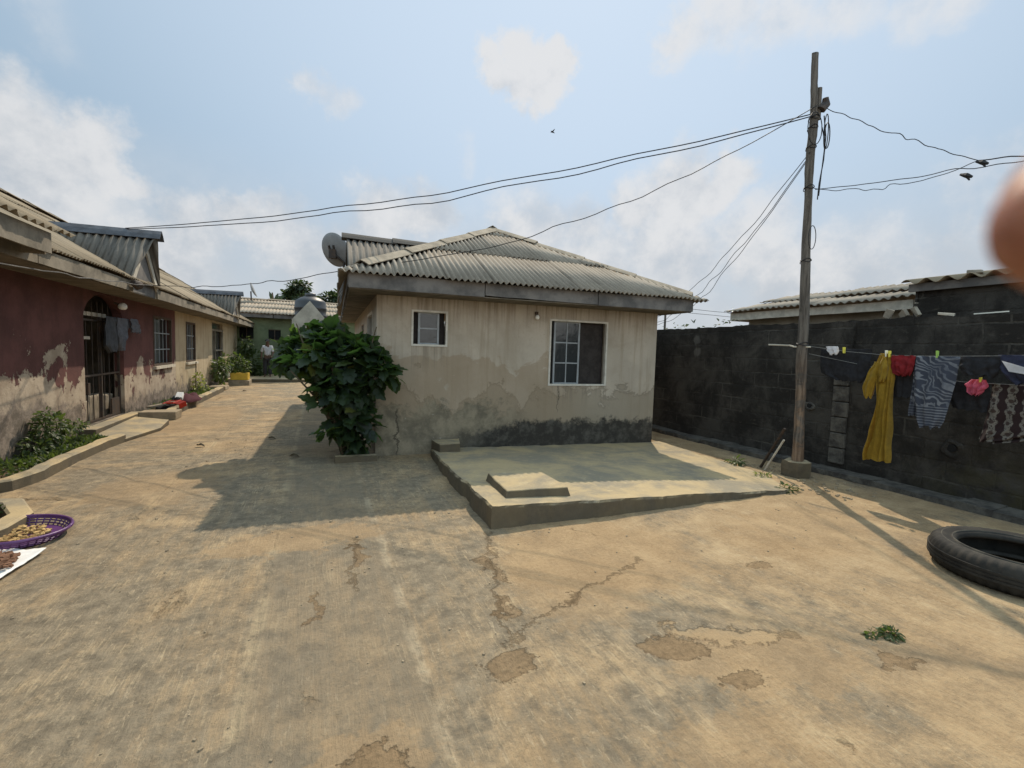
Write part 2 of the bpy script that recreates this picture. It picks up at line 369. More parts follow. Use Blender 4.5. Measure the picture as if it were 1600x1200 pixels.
def mat_cream():
    g = G('cream_plaster'); p = g.pos(); x, y, z = g.sep(p)
    base = g.mix(g.ss(g.noise(.9, p, 6, .6), .35, .65), (.40, .345, .275), (.49, .42, .335))
    run = g.noise(1., p, 7, .7, .2, (7., 7., .35))
    c = g.mix(g.ma('MULTIPLY', g.ss(run, .5, .68), .55), base, (.285, .228, .155))
    c = g.mix(g.ma('MULTIPLY', g.ss(g.noise(1., g.vm('ADD', p, (3, 7, 1)), 7, .7, .2, (11., 11., .3)), .55, .7), .35), c, (.50, .44, .34))
    n1 = g.noise(1.15, p, 10, .66, .5); n2 = g.noise(2.6, g.vm('ADD', p, (4, 2, 8)), 10, .7, .3)
    # tide marks of rising damp, in two steps
    c = g.mix(g.ma('MULTIPLY', g.ss(g.noise(.8, g.vm('ADD', p, (1, 9, 4)), 7, .66, .6), .46, .66), .45), c, (.27, .22, .155))
    c = g.mix(g.ma('MULTIPLY', g.ss(g.noise(30, p, 6, .75), .56, .7), .35), c, (.22, .18, .13))
    d1 = g.ma('ADD', z, g.ma('MULTIPLY', g.ma('SUBTRACT', n1, .5), -2.4))
    k1 = g.ss(d1, .87, .99, 1., 0.)
    c = g.mix(g.ma('MULTIPLY', k1, .62), c, (.255, .215, .155))
    edge = g.ma('MULTIPLY', g.ss(d1, .88, .94), g.ss(d1, .955, 1.0, 1., 0.))
    c = g.mix(g.ma('MULTIPLY', edge, .5), c, (.165, .138, .10))
    d3 = g.ma('ADD', z, g.ma('MULTIPLY', g.ma('SUBTRACT', n1, .5), -1.9)); 
    wide = g.ma('MULTIPLY', g.ss(d3, 1.38, 1.46, 1., 0.), g.ss(x, 3.6, 4.6, 1., 0.))
    c = g.mix(g.ma('MULTIPLY', wide, .55), c, (.275, .20, .125))
    drip = g.noise(1., p, 5, .75, .1, (16., 16., .5)); dk = None
    for x0, x1, zb, ln in ((1.25, 1.92, 1.65, .55), (3.5, 4.75, 1.06, .5), (.8, 5.8, 2.40, .55)):
        q = g.ma('MULTIPLY', g.ma('MULTIPLY', g.ss(x, x0, x0+.04), g.ss(x, x1-.04, x1, 1., 0.)), g.ma('MULTIPLY', g.ss(z, zb-ln, zb), g.ss(z, zb, zb+.01, 1., 0.)))
        q = g.ma('MULTIPLY', q, g.ss(drip, .46, .62)); dk = q if dk is None else g.ma('MAXIMUM', dk, q)
    c = g.mix(g.ma('MULTIPLY', dk, .6), c, (.19, .155, .115))
    # scabby render low on the left part
    low = g.ma('MULTIPLY', g.ss(g.ma('ADD', z, g.ma('MULTIPLY', g.ma('SUBTRACT', n2, .5), -1.5)), .62, .8, 1., 0.), g.ss(x, 2.6, 3.5, 1., 0.))
    scab = g.mix(g.ss(g.noise(3.2, p, 9, .72, .2), .36, .64), (.105, .095, .07), (.275, .235, .165))
    c = g.mix(g.ma('MULTIPLY', low, .8), c, scab)
    c = g.mix(g.ma('MULTIPLY', low, g.ma('MULTIPLY', g.ss(g.noise(14, p, 7, .7), .62, .68), .5)), c, (.42, .38, .32))
    # black mould above the slab
    mh = g.ma('ADD', .31, g.ma('MULTIPLY', g.ss(x, 2.4, 3.3), .14))
    dm = g.ma('ADD', g.ma('SUBTRACT', z, mh), g.ma('MULTIPLY', g.ma('SUBTRACT', g.noise(5.5, p, 9, .72), .5), -.55))
    km = g.ma('MULTIPLY', g.ss(dm, -.05, .07, 1., 0.), g.ma('MULTIPLY', g.ss(x, 1.7, 2.6), g.ss(y, 7.6, 8.2, 1., 0.)))
    mould = g.mix(g.ss(g.noise(6, p, 8, .7), .42, .7), (.030, .028, .025), (.095, .088, .074))
    c = g.mix(g.ma('MULTIPLY', km, .95), c, mould)
    # settlement cracks
    for cx, z0, z1 in ((3.78, .62, 1.06), (1.12, .0, .7)):
        wx = g.ma('ADD', x, g.ma('MULTIPLY', g.ma('SUBTRACT', g.noise(4, p, 6, .6), .5), .5))
        ck = g.ma('MULTIPLY', g.ss(g.ma('ABSOLUTE', g.ma('SUBTRACT', wx, cx)), .004, .013 if cx > 2 else .03, 1., 0.), g.ma('MULTIPLY', g.ss(z, z0-.03, z0+.03), g.ss(z, z1-.03, z1+.03, 1., 0.)))
        c = g.mix(ck, c, (.09, .075, .055))
    hgt = g.ma('ADD', g.noise(22, p, 8, .7), g.ma('MULTIPLY', g.ma('ADD', low, k1), -1.))
    MAT['cream_plaster'] = g.out(c, .92, hgt, .4, .012, spec=.2)
mat_cream()

def mat_row():
    g = G('row_plaster'); p = g.pos(); x, y, z = g.sep(p)
    isred = g.ss(g.ma('ADD', y, g.ma('MULTIPLY', g.ma('SUBTRACT', g.noise(3, p, 4), .5), .06)), 15.26, 15.28, 1., 0.)
    red = g.mix(g.ss(g.noise(1.8, p, 8, .65), .35, .65), (.098, .045, .040), (.155, .068, .059))
    red = g.mix(g.ma('MULTIPLY', g.ss(g.noise(1., p, 6, .7, .1, (8, 8, .5)), .52, .7), .4), red, (.085, .042, .038))
    n1 = g.noise(1.5, g.vm('ADD', p, (2, 3, 5)), 11, .66, .35)
    rise = g.ss(y, 9.8, 8.2, 0., .34)
    n3 = g.noise(5.5, g.vm('ADD', p, (7, 1, 3)), 8, .7, .4)
    d = g.ma('SUBTRACT', g.ma('ADD', z, g.ma('ADD', g.ma('MULTIPLY', g.ma('SUBTRACT', n1, .5), -3.6), g.ma('MULTIPLY', g.ma('SUBTRACT', n3, .5), -1.1))), g.ma('ADD', .90, rise))
    peel = g.ss(d, -.012, .012, 1., 0.)
    bare = g.mix(g.ss(g.noise(3, p, 8, .7), .35, .65), (.31, .245, .18), (.45, .37, .28))
    bare = g.mix(g.ma('MULTIPLY', g.ss(g.noise(8, p, 9, .75), .55, .68), .5), bare, (.20, .115, .10))
    cr = g.mix(g.ss(g.noise(1.2, p, 7, .65), .35, .65), (.40, .315, .205), (.48, .395, .265))
    cr = g.mix(g.ma('MULTIPLY', g.ss(g.noise(1., p, 7, .7, .2, (6., 6., .35)), .5, .68), .65), cr, (.25, .17, .095))
    c = g.mix(isred, cr, g.mix(peel, red, bare))
    n2 = g.noise(2.2, p, 10, .72, .3)
    dl = g.ma('ADD', z, g.ma('MULTIPLY', g.ma('SUBTRACT', n2, .5), -1.9))
    kl = g.ss(g.ma('SUBTRACT', dl, g.ss(y, 10., 7.5, 0., .35)), .28, .55, 1., 0.)
    c = g.mix(g.ma('MULTIPLY', kl, .8), c, g.mix(g.ss(g.noise(7, p, 9, .75), .4, .62), (.075, .062, .052), (.25, .20, .165)))
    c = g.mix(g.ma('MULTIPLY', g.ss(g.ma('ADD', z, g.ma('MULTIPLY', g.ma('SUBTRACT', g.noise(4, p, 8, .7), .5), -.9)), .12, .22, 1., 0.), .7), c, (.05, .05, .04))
    MAT['row_plaster'] = g.out(c, .92, g.ma('ADD', g.noise(25, p, 7, .7), g.ma('MULTIPLY', peel, -3.)), .7, .012, spec=.2)
mat_row()

def mat_black():
    g = G('black_blockwork'); p = g.pos(); x, y, z = g.sep(p)
    v = g.comb(y, z, 0.)
    v2 = g.vm('ADD', v, g.vm('MULTIPLY', g.comb(g.noise(4, p, 4), g.noise(4, g.vm('ADD', p, (5, 5, 5)), 4), 0), (.05, .05, 0)))
    br = g.n('ShaderNodeTexBrick'); g.put(br.inputs['Vector'], v2); br.inputs['Scale'].default_value = 1
    br.inputs['Brick Width'].default_value = .46; br.inputs['Row Height'].default_value = .235; br.inputs['Mortar Size'].default_value = .014; br.inputs['Mortar Smooth'].default_value = .4
    mort = br.outputs['Fac']
    c = g.mix(g.ss(g.noise(1.6, p, 9, .7, .3), .4, .62), (.025, .0225, .02), (.064, .058, .05))
    c = g.mix(g.ma('MULTIPLY', g.ss(g.noise(7, p, 10, .76, .3), .56, .7), .6), c, (.095, .085, .07))
    c = g.mix(g.ma('MULTIPLY', g.ss(g.noise(1., p, 6, .7, .2, (1., 3., 9.)), .6, .72), .45), c, (.11, .095, .075))
    c = g.mix(g.ma('MULTIPLY', mort, g.ma('MULTIPLY', g.ss(g.noise(1.9, p, 5), .48, .64), .38)), c, (.14, .13, .11))
    c = g.mix(g.ma('MULTIPLY', g.ma('MULTIPLY', g.ss(y, 4.2, 2.4), g.ss(z, .2, .9, 1., 0.)), g.ma('MULTIPLY', g.ss(g.noise(2.5, p, 8, .7), .45, .6), .5)), c, (.06, .052, .022))
    # two pale weathered marks
    for cy, cz in ((7.35, 1.95), (7.32, 1.72)):
        dd = g.vm('DISTANCE', p, (7.0, cy, cz)); c = g.mix(g.ma('MULTIPLY', g.ss(g.ma('ADD', dd, g.ma('MULTIPLY', g.noise(14, p, 5), .12)), .12, .17, 1., 0.), .35), c, (.22, .21, .19))
    h = g.ma('ADD', g.ma('MULTIPLY', mort, -1.6), g.ma('ADD', g.noise(9, p, 9, .75), g.noise(45, p, 3)))
    MAT['black_blockwork'] = g.out(c, .95, h, .6, .02, spec=.15)
mat_black()

def mat_roof(name, a, b, dark, streak=.5, wear=(.5, .42, .3)):
    g = G(name); uv = g.uv(); p = g.pos(); u, v, _ = g.sep(uv)
    cell = g.comb(g.ma('FLOOR', g.ma('DIVIDE', u, .7)), g.ma('FLOOR', g.ma('DIVIDE', v, 1.45)), 0.)
    wn = g.n('ShaderNodeTexWhiteNoise', noise_dimensions='3D'); g.put(wn.inputs[0], cell)
    c = g.mix(g.ma('ADD', g.ma('MULTIPLY', wn.outputs['Value'], .6), g.ma('MULTIPLY', g.ss(g.noise(1.3, p, 8, .7), .3, .7), .4)), a, b)
    sv = g.comb(g.ma('MULTIPLY', u, 9.), g.ma('MULTIPLY', v, .8), 0.)
    c = g.mix(g.ma('MULTIPLY', g.ss(g.noise(1., sv, 7, .7), .48, .7), streak), c, dark)
    c = g.mix(g.ma('MULTIPLY', g.ss(g.noise(12, p, 8, .75), .56, .68), .4), c, wear)
    # dirt caught along the side laps and the course laps
    fu = g.ma('FRACT', g.ma('DIVIDE', u, .7)); fv = g.ma('FRACT', g.ma('DIVIDE', v, 1.45))
    lap = g.ma('MAXIMUM', g.ss(fu, .0, .035, 1., 0.), g.ss(fv, .94, 1.0))
    c = g.mix(g.ma('MULTIPLY', lap, .6), c, dark)
    MAT[name] = g.out(c, .85, g.noise(40, p, 6, .7), .25, .01, spec=.25)
mat_roof('cement_roof', (.215, .185, .148), (.315, .272, .215), (.10, .085, .066), .6, (.40, .35, .275))
mat_roof('old_roof', (.19, .15, .10), (.29, .235, .16), (.075, .06, .04), .7, (.36, .30, .21))
mat_roof('zinc_roof', (.10, .09, .076), (.155, .14, .118), (.04, .037, .034), .8, (.24, .225, .205))
mat_roof('far_roof', (.25, .205, .15), (.33, .275, .21), (.14, .11, .075), .6)

simple('cap_cement', (.33, .272, .20), .9, .35, 5, col2=(.20, .165, .12))
simple('fascia_grey', (.19, .175, .16), .9, .4, 3, col2=(.095, .09, .086))
simple('fascia_tan', (.27, .23, .175), .9, .4, 3, col2=(.14, .12, .09))
simple('fascia_pale', (.55, .50, .41), .9, .3, 5)
simple('soffit_board', (.20, .17, .13), .9, .4, 3, col2=(.11, .095, .07))
simple('blue_cap', (.085, .092, .105), .65, .3, 4, col2=(.045, .048, .055))
simple('dark_void', (.012, .012, .012), .9, .2)
simple('interior_dark', (.035, .032, .03), .9, .3)
simple('glass_dark', (.028, .032, .034), .12, .2, 2, spec=.6)
simple('louvre_glass', (.05, .055, .055), .2, .2, 2, spec=.5)
simple('curtain_brown', (.045, .038, .035), .9, .4, 9)
simple('alu_grey', (.30, .32, .33), .45, .2, 8, spec=.5)
simple('frame_white', (.62, .58, .50), .7, .2, 9)
simple('frame_wood', (.10, .07, .05), .8, .3, 9)
simple('iron_dark', (.035, .03, .028), .6, .4, 12, col2=(.07, .045, .03))
simple('sill_pale', (.60, .54, .43), .85, .3, 7)
simple('white_plastic', (.78, .76, .70), .4, .1, 5)
simple('bulb_white', (.85, .84, .78), .3, .03, 5)
simple('dish_grey', (.25, .255, .26), .7, .2, 5, spec=.3)
simple('green_plaster', (.20, .235, .135), .92, .3, 1.2, col2=(.115, .14, .08))
simple('pale_plaster', (.34, .325, .275), .92, .3, 2)
simple('tank_black', (.028, .03, .033), .45, .3, 3, spec=.5)
simple('soil', (.16, .11, .065), .95, .4, 5, bs=.6, bd=.03)
simple('sand_block', (.34, .27, .18), .95, .3, 6, bs=.6)
simple('pier_block', (.12, .11, .092), .95, .4, 7, bs=.7, bd=.02, col2=(.05, .045, .04))
simple('grey_block', (.15, .145, .13), .95, .35, 4, bs=.5)
simple('rubble_pale', (.30, .265, .21), .95, .3, 8)
simple('rubber', (.016, .015, .0135), .78, .2, 7, spec=.22, col2=(.036, .032, .026), bs=.15, bd=.004)
simple('rubber_dusty', (.075, .066, .05), .8, .4, 9, col2=(.03, .028, .024))
simple('wire_black', (.02, .02, .022), .6, .2)
simple('rope_white', (.22, .22, .21), .8, .3, 20)
simple('purple_plastic', (.105, .035, .135), .4, .2, 6, spec=.5)
simple('mat_white', (.74, .73, .70), .85, .12, 8)
simple('snack_tan', (.55, .38, .16), .85, .5, 30, col2=(.20, .11, .04))
simple('snack_brown', (.25, .13, .075), .85, .5, 30)
simple('yellow_plastic', (.62, .40, .05), .6, .2, 6)
simple('red_plastic', (.45, .035, .015), .5, .2, 8)
simple('maroon_cloth', (.07, .012, .02), .9, .4, 20)
simple('black_cloth', (.013, .013, .015), .95, .3, 20, col2=(.022, .022, .025))
simple('navy_cloth', (.028, .03, .055), .95, .3, 15)
simple('dress_yellow', (.40, .255, .028), .9, .25, 14, trans=True, sheen=.2)
simple('shirt_red', (.30, .028, .034), .9, .3, 16, trans=True)
simple('cloth_grey', (.23, .235, .26), .9, .25, 12, trans=True)
simple('cloth_dark', (.075, .078, .085), .95, .3, 14)
simple('cloth_pink', (.70, .16, .24), .9, .3, 22, trans=True)
simple('cloth_white', (.72, .71, .72), .9, .15, 12, trans=True)
simple('peg_yellow', (.75, .66, .10), .5, .1)
simple('peg_green', (.35, .55, .12), .5, .1)
simple('peg_white', (.80, .79, .70), .5, .1)
simple('skin_dark', (.10, .055, .035), .6, .15, 10)
simple('denim_dark', (.035, .033, .036), .9, .3, 12)
simple('bird_dark', (.03, .03, .035), .8, .2)

def mat_leaf(name, a, b, trans, sc=2.):
    g = G(name); p = g.pos()
    oi = g.n('ShaderNodeNewGeometry').outputs['Random Per Island']
    c = g.mix(g.ss(g.ma('ADD', g.ma('MULTIPLY', oi, .6), g.ma('MULTIPLY', g.noise(sc, p, 4), .5)), .2, .85), a, b)
    c = g.mix(g.ma('MULTIPLY', g.ss(oi, .955, .96), .7), c, (.16, .15, .035))
    MAT[name] = g.out(c, .5, None, spec=.45, trans=trans)
mat_leaf('bush_leaf', (.011, .023, .0115), (.029, .050, .023), (.15, .27, .045))
mat_leaf('weed_leaf', (.022, .040, .011), (.065, .095, .026), (.12, .18, .03))
mat_leaf('yellow_leaf', (.12, .15, .03), (.26, .27, .06), (.35, .38, .08))
mat_leaf('tree_leaf', (.020, .034, .016), (.045, .065, .026), (.05, .08, .02), .6)
simple('stem_brown', (.11, .085, .05), .9, .3, 12)
simple('stem_green', (.09, .11, .045), .8, .3, 12)

def mat_wood():
    g = G('pole_wood'); p = g.pos()
    gr = g.noise(1., p, 8, .7, .4, (34., 34., 1.6)); z = g.sep(p)[2]
    c = g.mix(g.ss(gr, .35, .65), (.065, .056, .048), (.165, .145, .122))
    low = g.ma('MULTIPLY', g.ss(z, 2.1, .7), g.ss(g.noise(3.2, p, 9, .72, .4), .42, .55))
    c = g.mix(g.ma('MULTIPLY', low, .8), c, g.mix(g.ss(gr, .4, .6), (.16, .10, .062), (.29, .195, .125)))
    c = g.mix(g.ma('MULTIPLY', g.ss(g.noise(5, p, 8, .75), .56, .66), .6), c, (.045, .038, .03))
    MAT['pole_wood'] = g.out(c, .92, g.ma('ADD', gr, g.noise(8, p, 8, .7)), .7, .02)
mat_wood()

def mat_stripes():
    g = G('striped_knit'); p = g.pos(); x, y, z = g.sep(p)
    w = g.noise(3.4, p, 3, .5, .6)
    # wavy wood-grain stripes over most of it, straight narrow bands at the bottom
    t = g.ma('SINE', g.ma('MULTIPLY', g.ma('ADD', g.ma('ADD', z, g.ma('MULTIPLY', y, -.55)), g.ma('MULTIPLY', w, .6)), 85.))
    t2 = g.ma('SINE', g.ma('MULTIPLY', z, 210.))
    lowm = g.ss(z, 1.14, 1.16, 1., 0.)
    t = g.ma('ADD', g.ma('MULTIPLY', t, g.ma('SUBTRACT', 1., lowm)), g.ma('MULTIPLY', t2, lowm))
    amp = g.ss(g.noise(5, g.vm('ADD', p, (1, 5, 3)), 4), .3, .6)
    c = g.mix(g.ma('MULTIPLY', g.ss(t, .0, .5), g.ma('ADD', .25, g.ma('MULTIPLY', amp, .7))), (.042, .048, .066), (.165, .178, .20))
    MAT['striped_knit'] = g.out(c, .95, g.noise(90, p, 3), .3, .004)
mat_stripes()
def mat_print():
    g = G('print_cloth'); p = g.pos(); x, y, z = g.sep(p)
    fy = g.ma('ABSOLUTE', g.ma('SUBTRACT', g.ma('FRACT', g.ma('DIVIDE', g.ma('ADD', y, g.ma('MULTIPLY', g.noise(9, p, 3), .05)), .125)), .5))
    band = g.ss(fy, .20, .25, 1., 0.)
    fz = g.ma('ABSOLUTE', g.ma('SUBTRACT', g.ma('FRACT', g.ma('DIVIDE', z, .11)), .5))
    rr = g.ma('SQRT', g.ma('ADD', g.ma('MULTIPLY', fy, fy), g.ma('MULTIPLY', fz, fz)))
    spot = g.ss(rr, .15, .2, 1., 0.); blob = g.ss(rr, .33, .38, 1., 0.)
    c = g.mix(g.ma('MULTIPLY', g.ma('MAXIMUM', band, blob), g.ss(g.noise(50, p, 4), .35, .5)), (.022, .012, .012), (.15, .138, .118))
    c = g.mix(spot, c, (.05, .035, .03))
    MAT['print_cloth'] = g.out(c, .95, g.noise(90, p, 3), .3, .004)
mat_print()

def mat_skin():
    g = G('finger_skin'); p = g.obj()
    c = g.mix(g.ss(g.noise(150, p, 6, .7), .36, .64), (.25, .088, .044), (.40, .175, .10))
    MAT['finger_skin'] = g.out(c, .5, g.noise(900, p, 4), .3, .0005, spec=.35, sss=.35)
    g = G('nail'); MAT['nail'] = g.out((.52, .30, .23), .3, None, spec=.5)
mat_skin()

# ------------------------------------------------------------------ sky and sun
SUN = Vector((.47, .74, 1.0)).normalized()
el = math.asin(SUN.z); az = math.atan2(SUN.x, SUN.y)
sd = bpy.data.lights.new('sun', 'SUN'); so = bpy.data.objects.new('sun', sd); COL.objects.link(so)
sd.energy = 4.1; sd.angle = R(.6); sd.color = (1., .875, .70)
so.rotation_euler = SUN.to_track_quat('Z', 'Y').to_euler()

W = bpy.data.worlds.new('World'); S.world = W; W.use_nodes = True
W.node_tree.nodes.clear()
g = G.__new__(G); g.nt = W.node_tree
sky = g.n('ShaderNodeTexSky', sky_type='NISHITA'); sky.sun_disc = False
sky.sun_elevation = el; sky.sun_rotation = az; sky.air_density = 1.0; sky.dust_density = 1.0; sky.ozone_density = 1.2
dirv = g.n('ShaderNodeTexCoord').outputs['Generated']
wn_ = g.n('ShaderNodeTexNoise'); g.put(wn_.inputs['Vector'], dirv); wn_.inputs['Scale'].default_value = 6.; wn_.inputs['Detail'].default_value = 8; wn_.inputs['Roughness'].default_value = .62
wv_ = g.vm('SUBTRACT', wn_.outputs['Color'], (.5, .5, .5)); nz1 = wn_.outputs['Fac']
nz3 = g.noise(22., dirv, 5, .62); nz2 = g.noise(2.2, dirv, 5, .6)
dw = g.vm('ADD', dirv, g.vm('MULTIPLY', wv_, (.20, .20, .20)))
BL = [  # heaps of cloud: image x, y they sit behind, angular size, density
    (775, 105, 46, 1.5), (825, 92, 58, 1.6), (850, 140, 50, 1.6), (872, 112, 42, 1.5), (812, 130, 48, 1.6),
    (470, 130, 46, .75), (525, 155, 46, .7), (495, 140, 40, .7), (745, 245, 40, .4), 
    (0, 190, 105, 1.2), (60, 240, 115, 1.25), (150, 240, 88, 1.3), (190, 270, 62, 1.3), (20, 300, 150, 1.), (130, 320, 120, .9),
    (300, 345, 90, .9), (370, 325, 65, 1.), (430, 350, 80, .9), (480, 400, 110, .9), (600, 345, 90, 1.), (660, 335, 80, 1.), (560, 400, 130, .9),
    (260, 410, 110, .9), (830, 380, 110, .9), (900, 360, 70, .9), (1000, 330, 80, 1.), (1070, 310, 90, 1.3), (1130, 285, 62, 1.3), (1050, 390, 140, .9),
    (1190, 390, 120, .85), (1340, 430, 130, .8), (1480, 430, 130, .8), (930, 430, 130, .9), (1230, 440, 120, .9), (1560, 300, 110, .5), 
    (1070, 50, 60, .9), (1130, 10, 80, .85), (1210, 20, 90, .8), (1310, 10, 90, .75), (1420, 0, 90, .7), (1310, 45, 40, .7), (40, 0, 120, .4), (1500, -20, 80, .7)]
acc = None
for (x, y, r, w) in BL:
    d = ray(x, y); rr = r/d.length; d.normalize()
    v = g.ss(g.vm('DISTANCE', dw, tuple(d)), rr*1.25, rr*.15, 0., w)
    acc = v if acc is None else g.ma('MAXIMUM', acc, v)
dz = g.sep(dirv)[2]
m = g.ma('ADD', acc, g.ma('ADD', g.ma('MULTIPLY', g.ma('SUBTRACT', nz1, .5), .9), g.ma('MULTIPLY', g.ma('SUBTRACT', nz3, .5), .5)))
cover = g.ma('MULTIPLY', g.ss(m, .12, 1.05), g.ss(acc, .0, .45))
cover = g.ma('MULTIPLY', cover, .85)
low = g.ma('MULTIPLY', g.ss(dz, .36, .10), g.ss(g.ma('ADD', nz2, g.ma('MULTIPLY', nz1, .5)), .55, .9))
cover = g.ma('MAXIMUM', cover, g.ma('MULTIPLY', low, .6))
shade = g.ss(g.ma('ADD', g.ma('MULTIPLY', nz1, .7), g.ma('ADD', g.ma('MULTIPLY', nz3, .3), g.ma('MULTIPLY', dz, .35))), .44, .70)
cc = g.mix(shade, (5.3, 5.65, 6.1), (7.9, 7.85, 7.85))
sund = g.vm('DOT_PRODUCT', dirv, tuple(SUN))
base = g.mix(g.ss(sund, .45, 1.0), (3.5, 4.95, 6.35), (6.7, 8.1, 9.7))
sc_ = g.mix(.85, g.scale(sky.outputs[0], .55), base)                   # thin high haze over the clear sky
sc_ = g.mix(g.ss(dz, .36, .0, 0., .85), sc_, (6.3, 6.6, 6.9))
sc_ = g.mix(cover, sc_, cc)
fwd = RW @ Vector((0, 0, -1))                                          # sky outside the view brightened, added as fill for the shaded walls
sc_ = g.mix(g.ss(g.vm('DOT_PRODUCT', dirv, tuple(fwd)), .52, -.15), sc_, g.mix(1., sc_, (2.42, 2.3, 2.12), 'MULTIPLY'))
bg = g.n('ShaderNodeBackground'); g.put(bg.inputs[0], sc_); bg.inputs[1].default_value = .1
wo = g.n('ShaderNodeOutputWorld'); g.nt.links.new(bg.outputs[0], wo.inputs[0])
S.view_settings.view_transform = 'Standard'; S.view_settings.look = 'None'; S.view_settings.exposure = 0; S.view_settings.gamma = 1

# ------------------------------------------------------------------ ground
mb = MB(); mb.face([(-300, -120, 0), (300, -120, 0), (300, 500, 0), (-300, 500, 0)])
tag(mb.build('ground', 'yard_concrete'), kind='structure')

# raised slab in front of the bungalow, its cover and the step block
mb = MB()
poly = [(1.47, 3.92, .205), (2.6, 3.9, .17), (3.9, 3.93, .11), (5.3, 3.92, .035), (5.75, 4.6, .02), (5.95, 7.06, .02), (3.8, 7.06, .05), (1.62, 7.06, .10), (1.53, 6.0, .15), (1.5, 5.0, .18)]
n0 = len(poly); dens = []
for i in range(n0):
    a = Vector(poly[i]); b = Vector(poly[(i+1) % n0]); k = max(1, int((a-b).length/.06))
    for j in range(k):
        p = a.lerp(b, j/k); q = mnoise.noise((p.x*3, p.y*3, 1))*.022+mnoise.noise((p.x*11, p.y*11, 4))*.014; chip = max(0, mnoise.noise((p.x*5, p.y*5, 8))-.25)*.08
        dens.append((p.x+q+(chip if p.x < 1.7 else 0), p.y+q+(chip if p.y < 4.2 else 0), p.z+mnoise.noise((p.x*4, p.y*4, 2))*.010-chip*.2))
lo = [mb.v((p[0]-.012, p[1]-.012, 0)) for p in dens]; md = [mb.v((p[0]-.006+mnoise.noise((p[0]*8, p[1]*8, 3))*.012, p[1]-.006+mnoise.noise((p[0]*9, p[1]*7, 6))*.012, max(.008, p[2]-.022))) for p in dens]; hi = [mb.v((p[0]*.997+3.6*.003, p[1]*.997+5.3*.003, p[2])) for p in dens]; k = len(dens)
cn = mb.v((3.6, 5.3, .105))
for i in range(k):
    mb.bm.faces.new((lo[i], lo[(i+1) % k], md[(i+1) % k], md[i])); mb.bm.faces.new((md[i], md[(i+1) % k], hi[(i+1) % k], hi[i])); mb.bm.faces.new((hi[i], hi[(i+1) % k], cn))
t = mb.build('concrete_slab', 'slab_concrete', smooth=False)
tag(t, 'low raised concrete slab in front of the cream bungalow, half in shadow', 'slab')
mb = MB()
top = [(1.76, 4.86), (2.36, 4.83), (2.36, 4.12), (1.71, 4.17)]
lo = [mb.v((x+(.03 if x > 2 else -.03), y+(.02 if y > 4.5 else -.03), .14)) for x, y in top]; hi = [mb.v((x, y, .262)) for x, y in top]
mb.bm.faces.new(hi)
for i in range(4): mb.bm.faces.new((lo[i], lo[(i+1) % 4], hi[(i+1) % 4], hi[i]))
bmesh.ops.subdivide_edges(mb.bm, edges=mb.bm.edges[:], cuts=4, use_grid_fill=True); mb.wobble(.008, 6)
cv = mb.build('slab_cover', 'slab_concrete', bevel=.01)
tag(cv, 'thick square concrete cover lying sunlit on the raised slab', 'cover')
mb = MB(); mb.prism([(1.66, 6.66), (1.98, 6.70), (2.06, 7.05), (1.62, 7.05)], .0, .235); mb.wobble(.012, 5)
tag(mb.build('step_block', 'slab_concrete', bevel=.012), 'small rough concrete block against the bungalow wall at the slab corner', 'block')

# ------------------------------------------------------------------ windows
def ub(mb, o, u, n, a0, a1, b0, b1, d0, d1):
    """box from a0..a1 along u, b0..b1 up, d0..d1 outwards along n"""
    o = Vector(o); u = Vector(u); n = Vector(n); z = Vector((0, 0, 1))
    P = lambda a, b, d: o+u*a+z*b+n*d
    return mb.slabx([P(a0, b0, d0), P(a1, b0, d0), P(a1, b1, d0), P(a0, b1, d0)], n*(d1-d0))
def window(parent, o, u, n, w, h, fmat, panes, sash, bars=None, sill=None, curtain=None, fw=.03):
    mb = MB()
    for a in ((0, fw, 0, h), (w-fw, w, 0, h), (fw, w-fw, 0, fw), (fw, w-fw, h-fw, h)): ub(mb, o, u, n, *a, -.05, .012)
    fr = mb.build('window', fmat, parent)
    mb = MB(); ub(mb, o, u, n, fw, w-fw, fw, h-fw, -.125, -.115); mb.build('backing', curtain or 'interior_dark', fr)
    if panes:
        a0, a1, rows, cols = panes
        mb = MB(); b = .03
        ub(mb, o, u, n, a0, a0+b, fw, h-fw, -.085, -.055); ub(mb, o, u, n, a1-b, a1, fw, h-fw, -.085, -.055)
        for r in range(rows+1):
            zz = fw+(h-2*fw-b*.7)*r/rows; ub(mb, o, u, n, a0+b, a1-b, zz, zz+b*.7, -.083, -.058)
        for c in range(1, cols):
            xx = a0+b+(a1-a0-2*b)*c/cols; ub(mb, o, u, n, xx-.009, xx+.009, fw+.02, h-fw-.02, -.084, -.060)
        mb.build('sash', sash, fr)
        mb = MB(); ub(mb, o, u, n, a0+b, a1-b, fw+.02, h-fw-.02, -.074, -.069); mb.build('pane', 'glass_dark', fr)
    if bars:
        mb = MB()
        for k in range(1, bars): ub(mb, o, u, n, w*k/bars-.007, w*k/bars+.007, fw, h-fw, -.045, -.03)
        for zz in (h*.33, h*.66): ub(mb, o, u, n, fw, w-fw, zz-.012, zz+.012, -.048, -.027)
        mb.build('grille', 'alu_grey', fr)
    if sill:
        mb = MB(); ub(mb, o, u, n, -.06, w+.06, -.07, -.005, .002, .07); mb.wobble(.006, 9); mb.build('sill', sill, fr)
    return fr

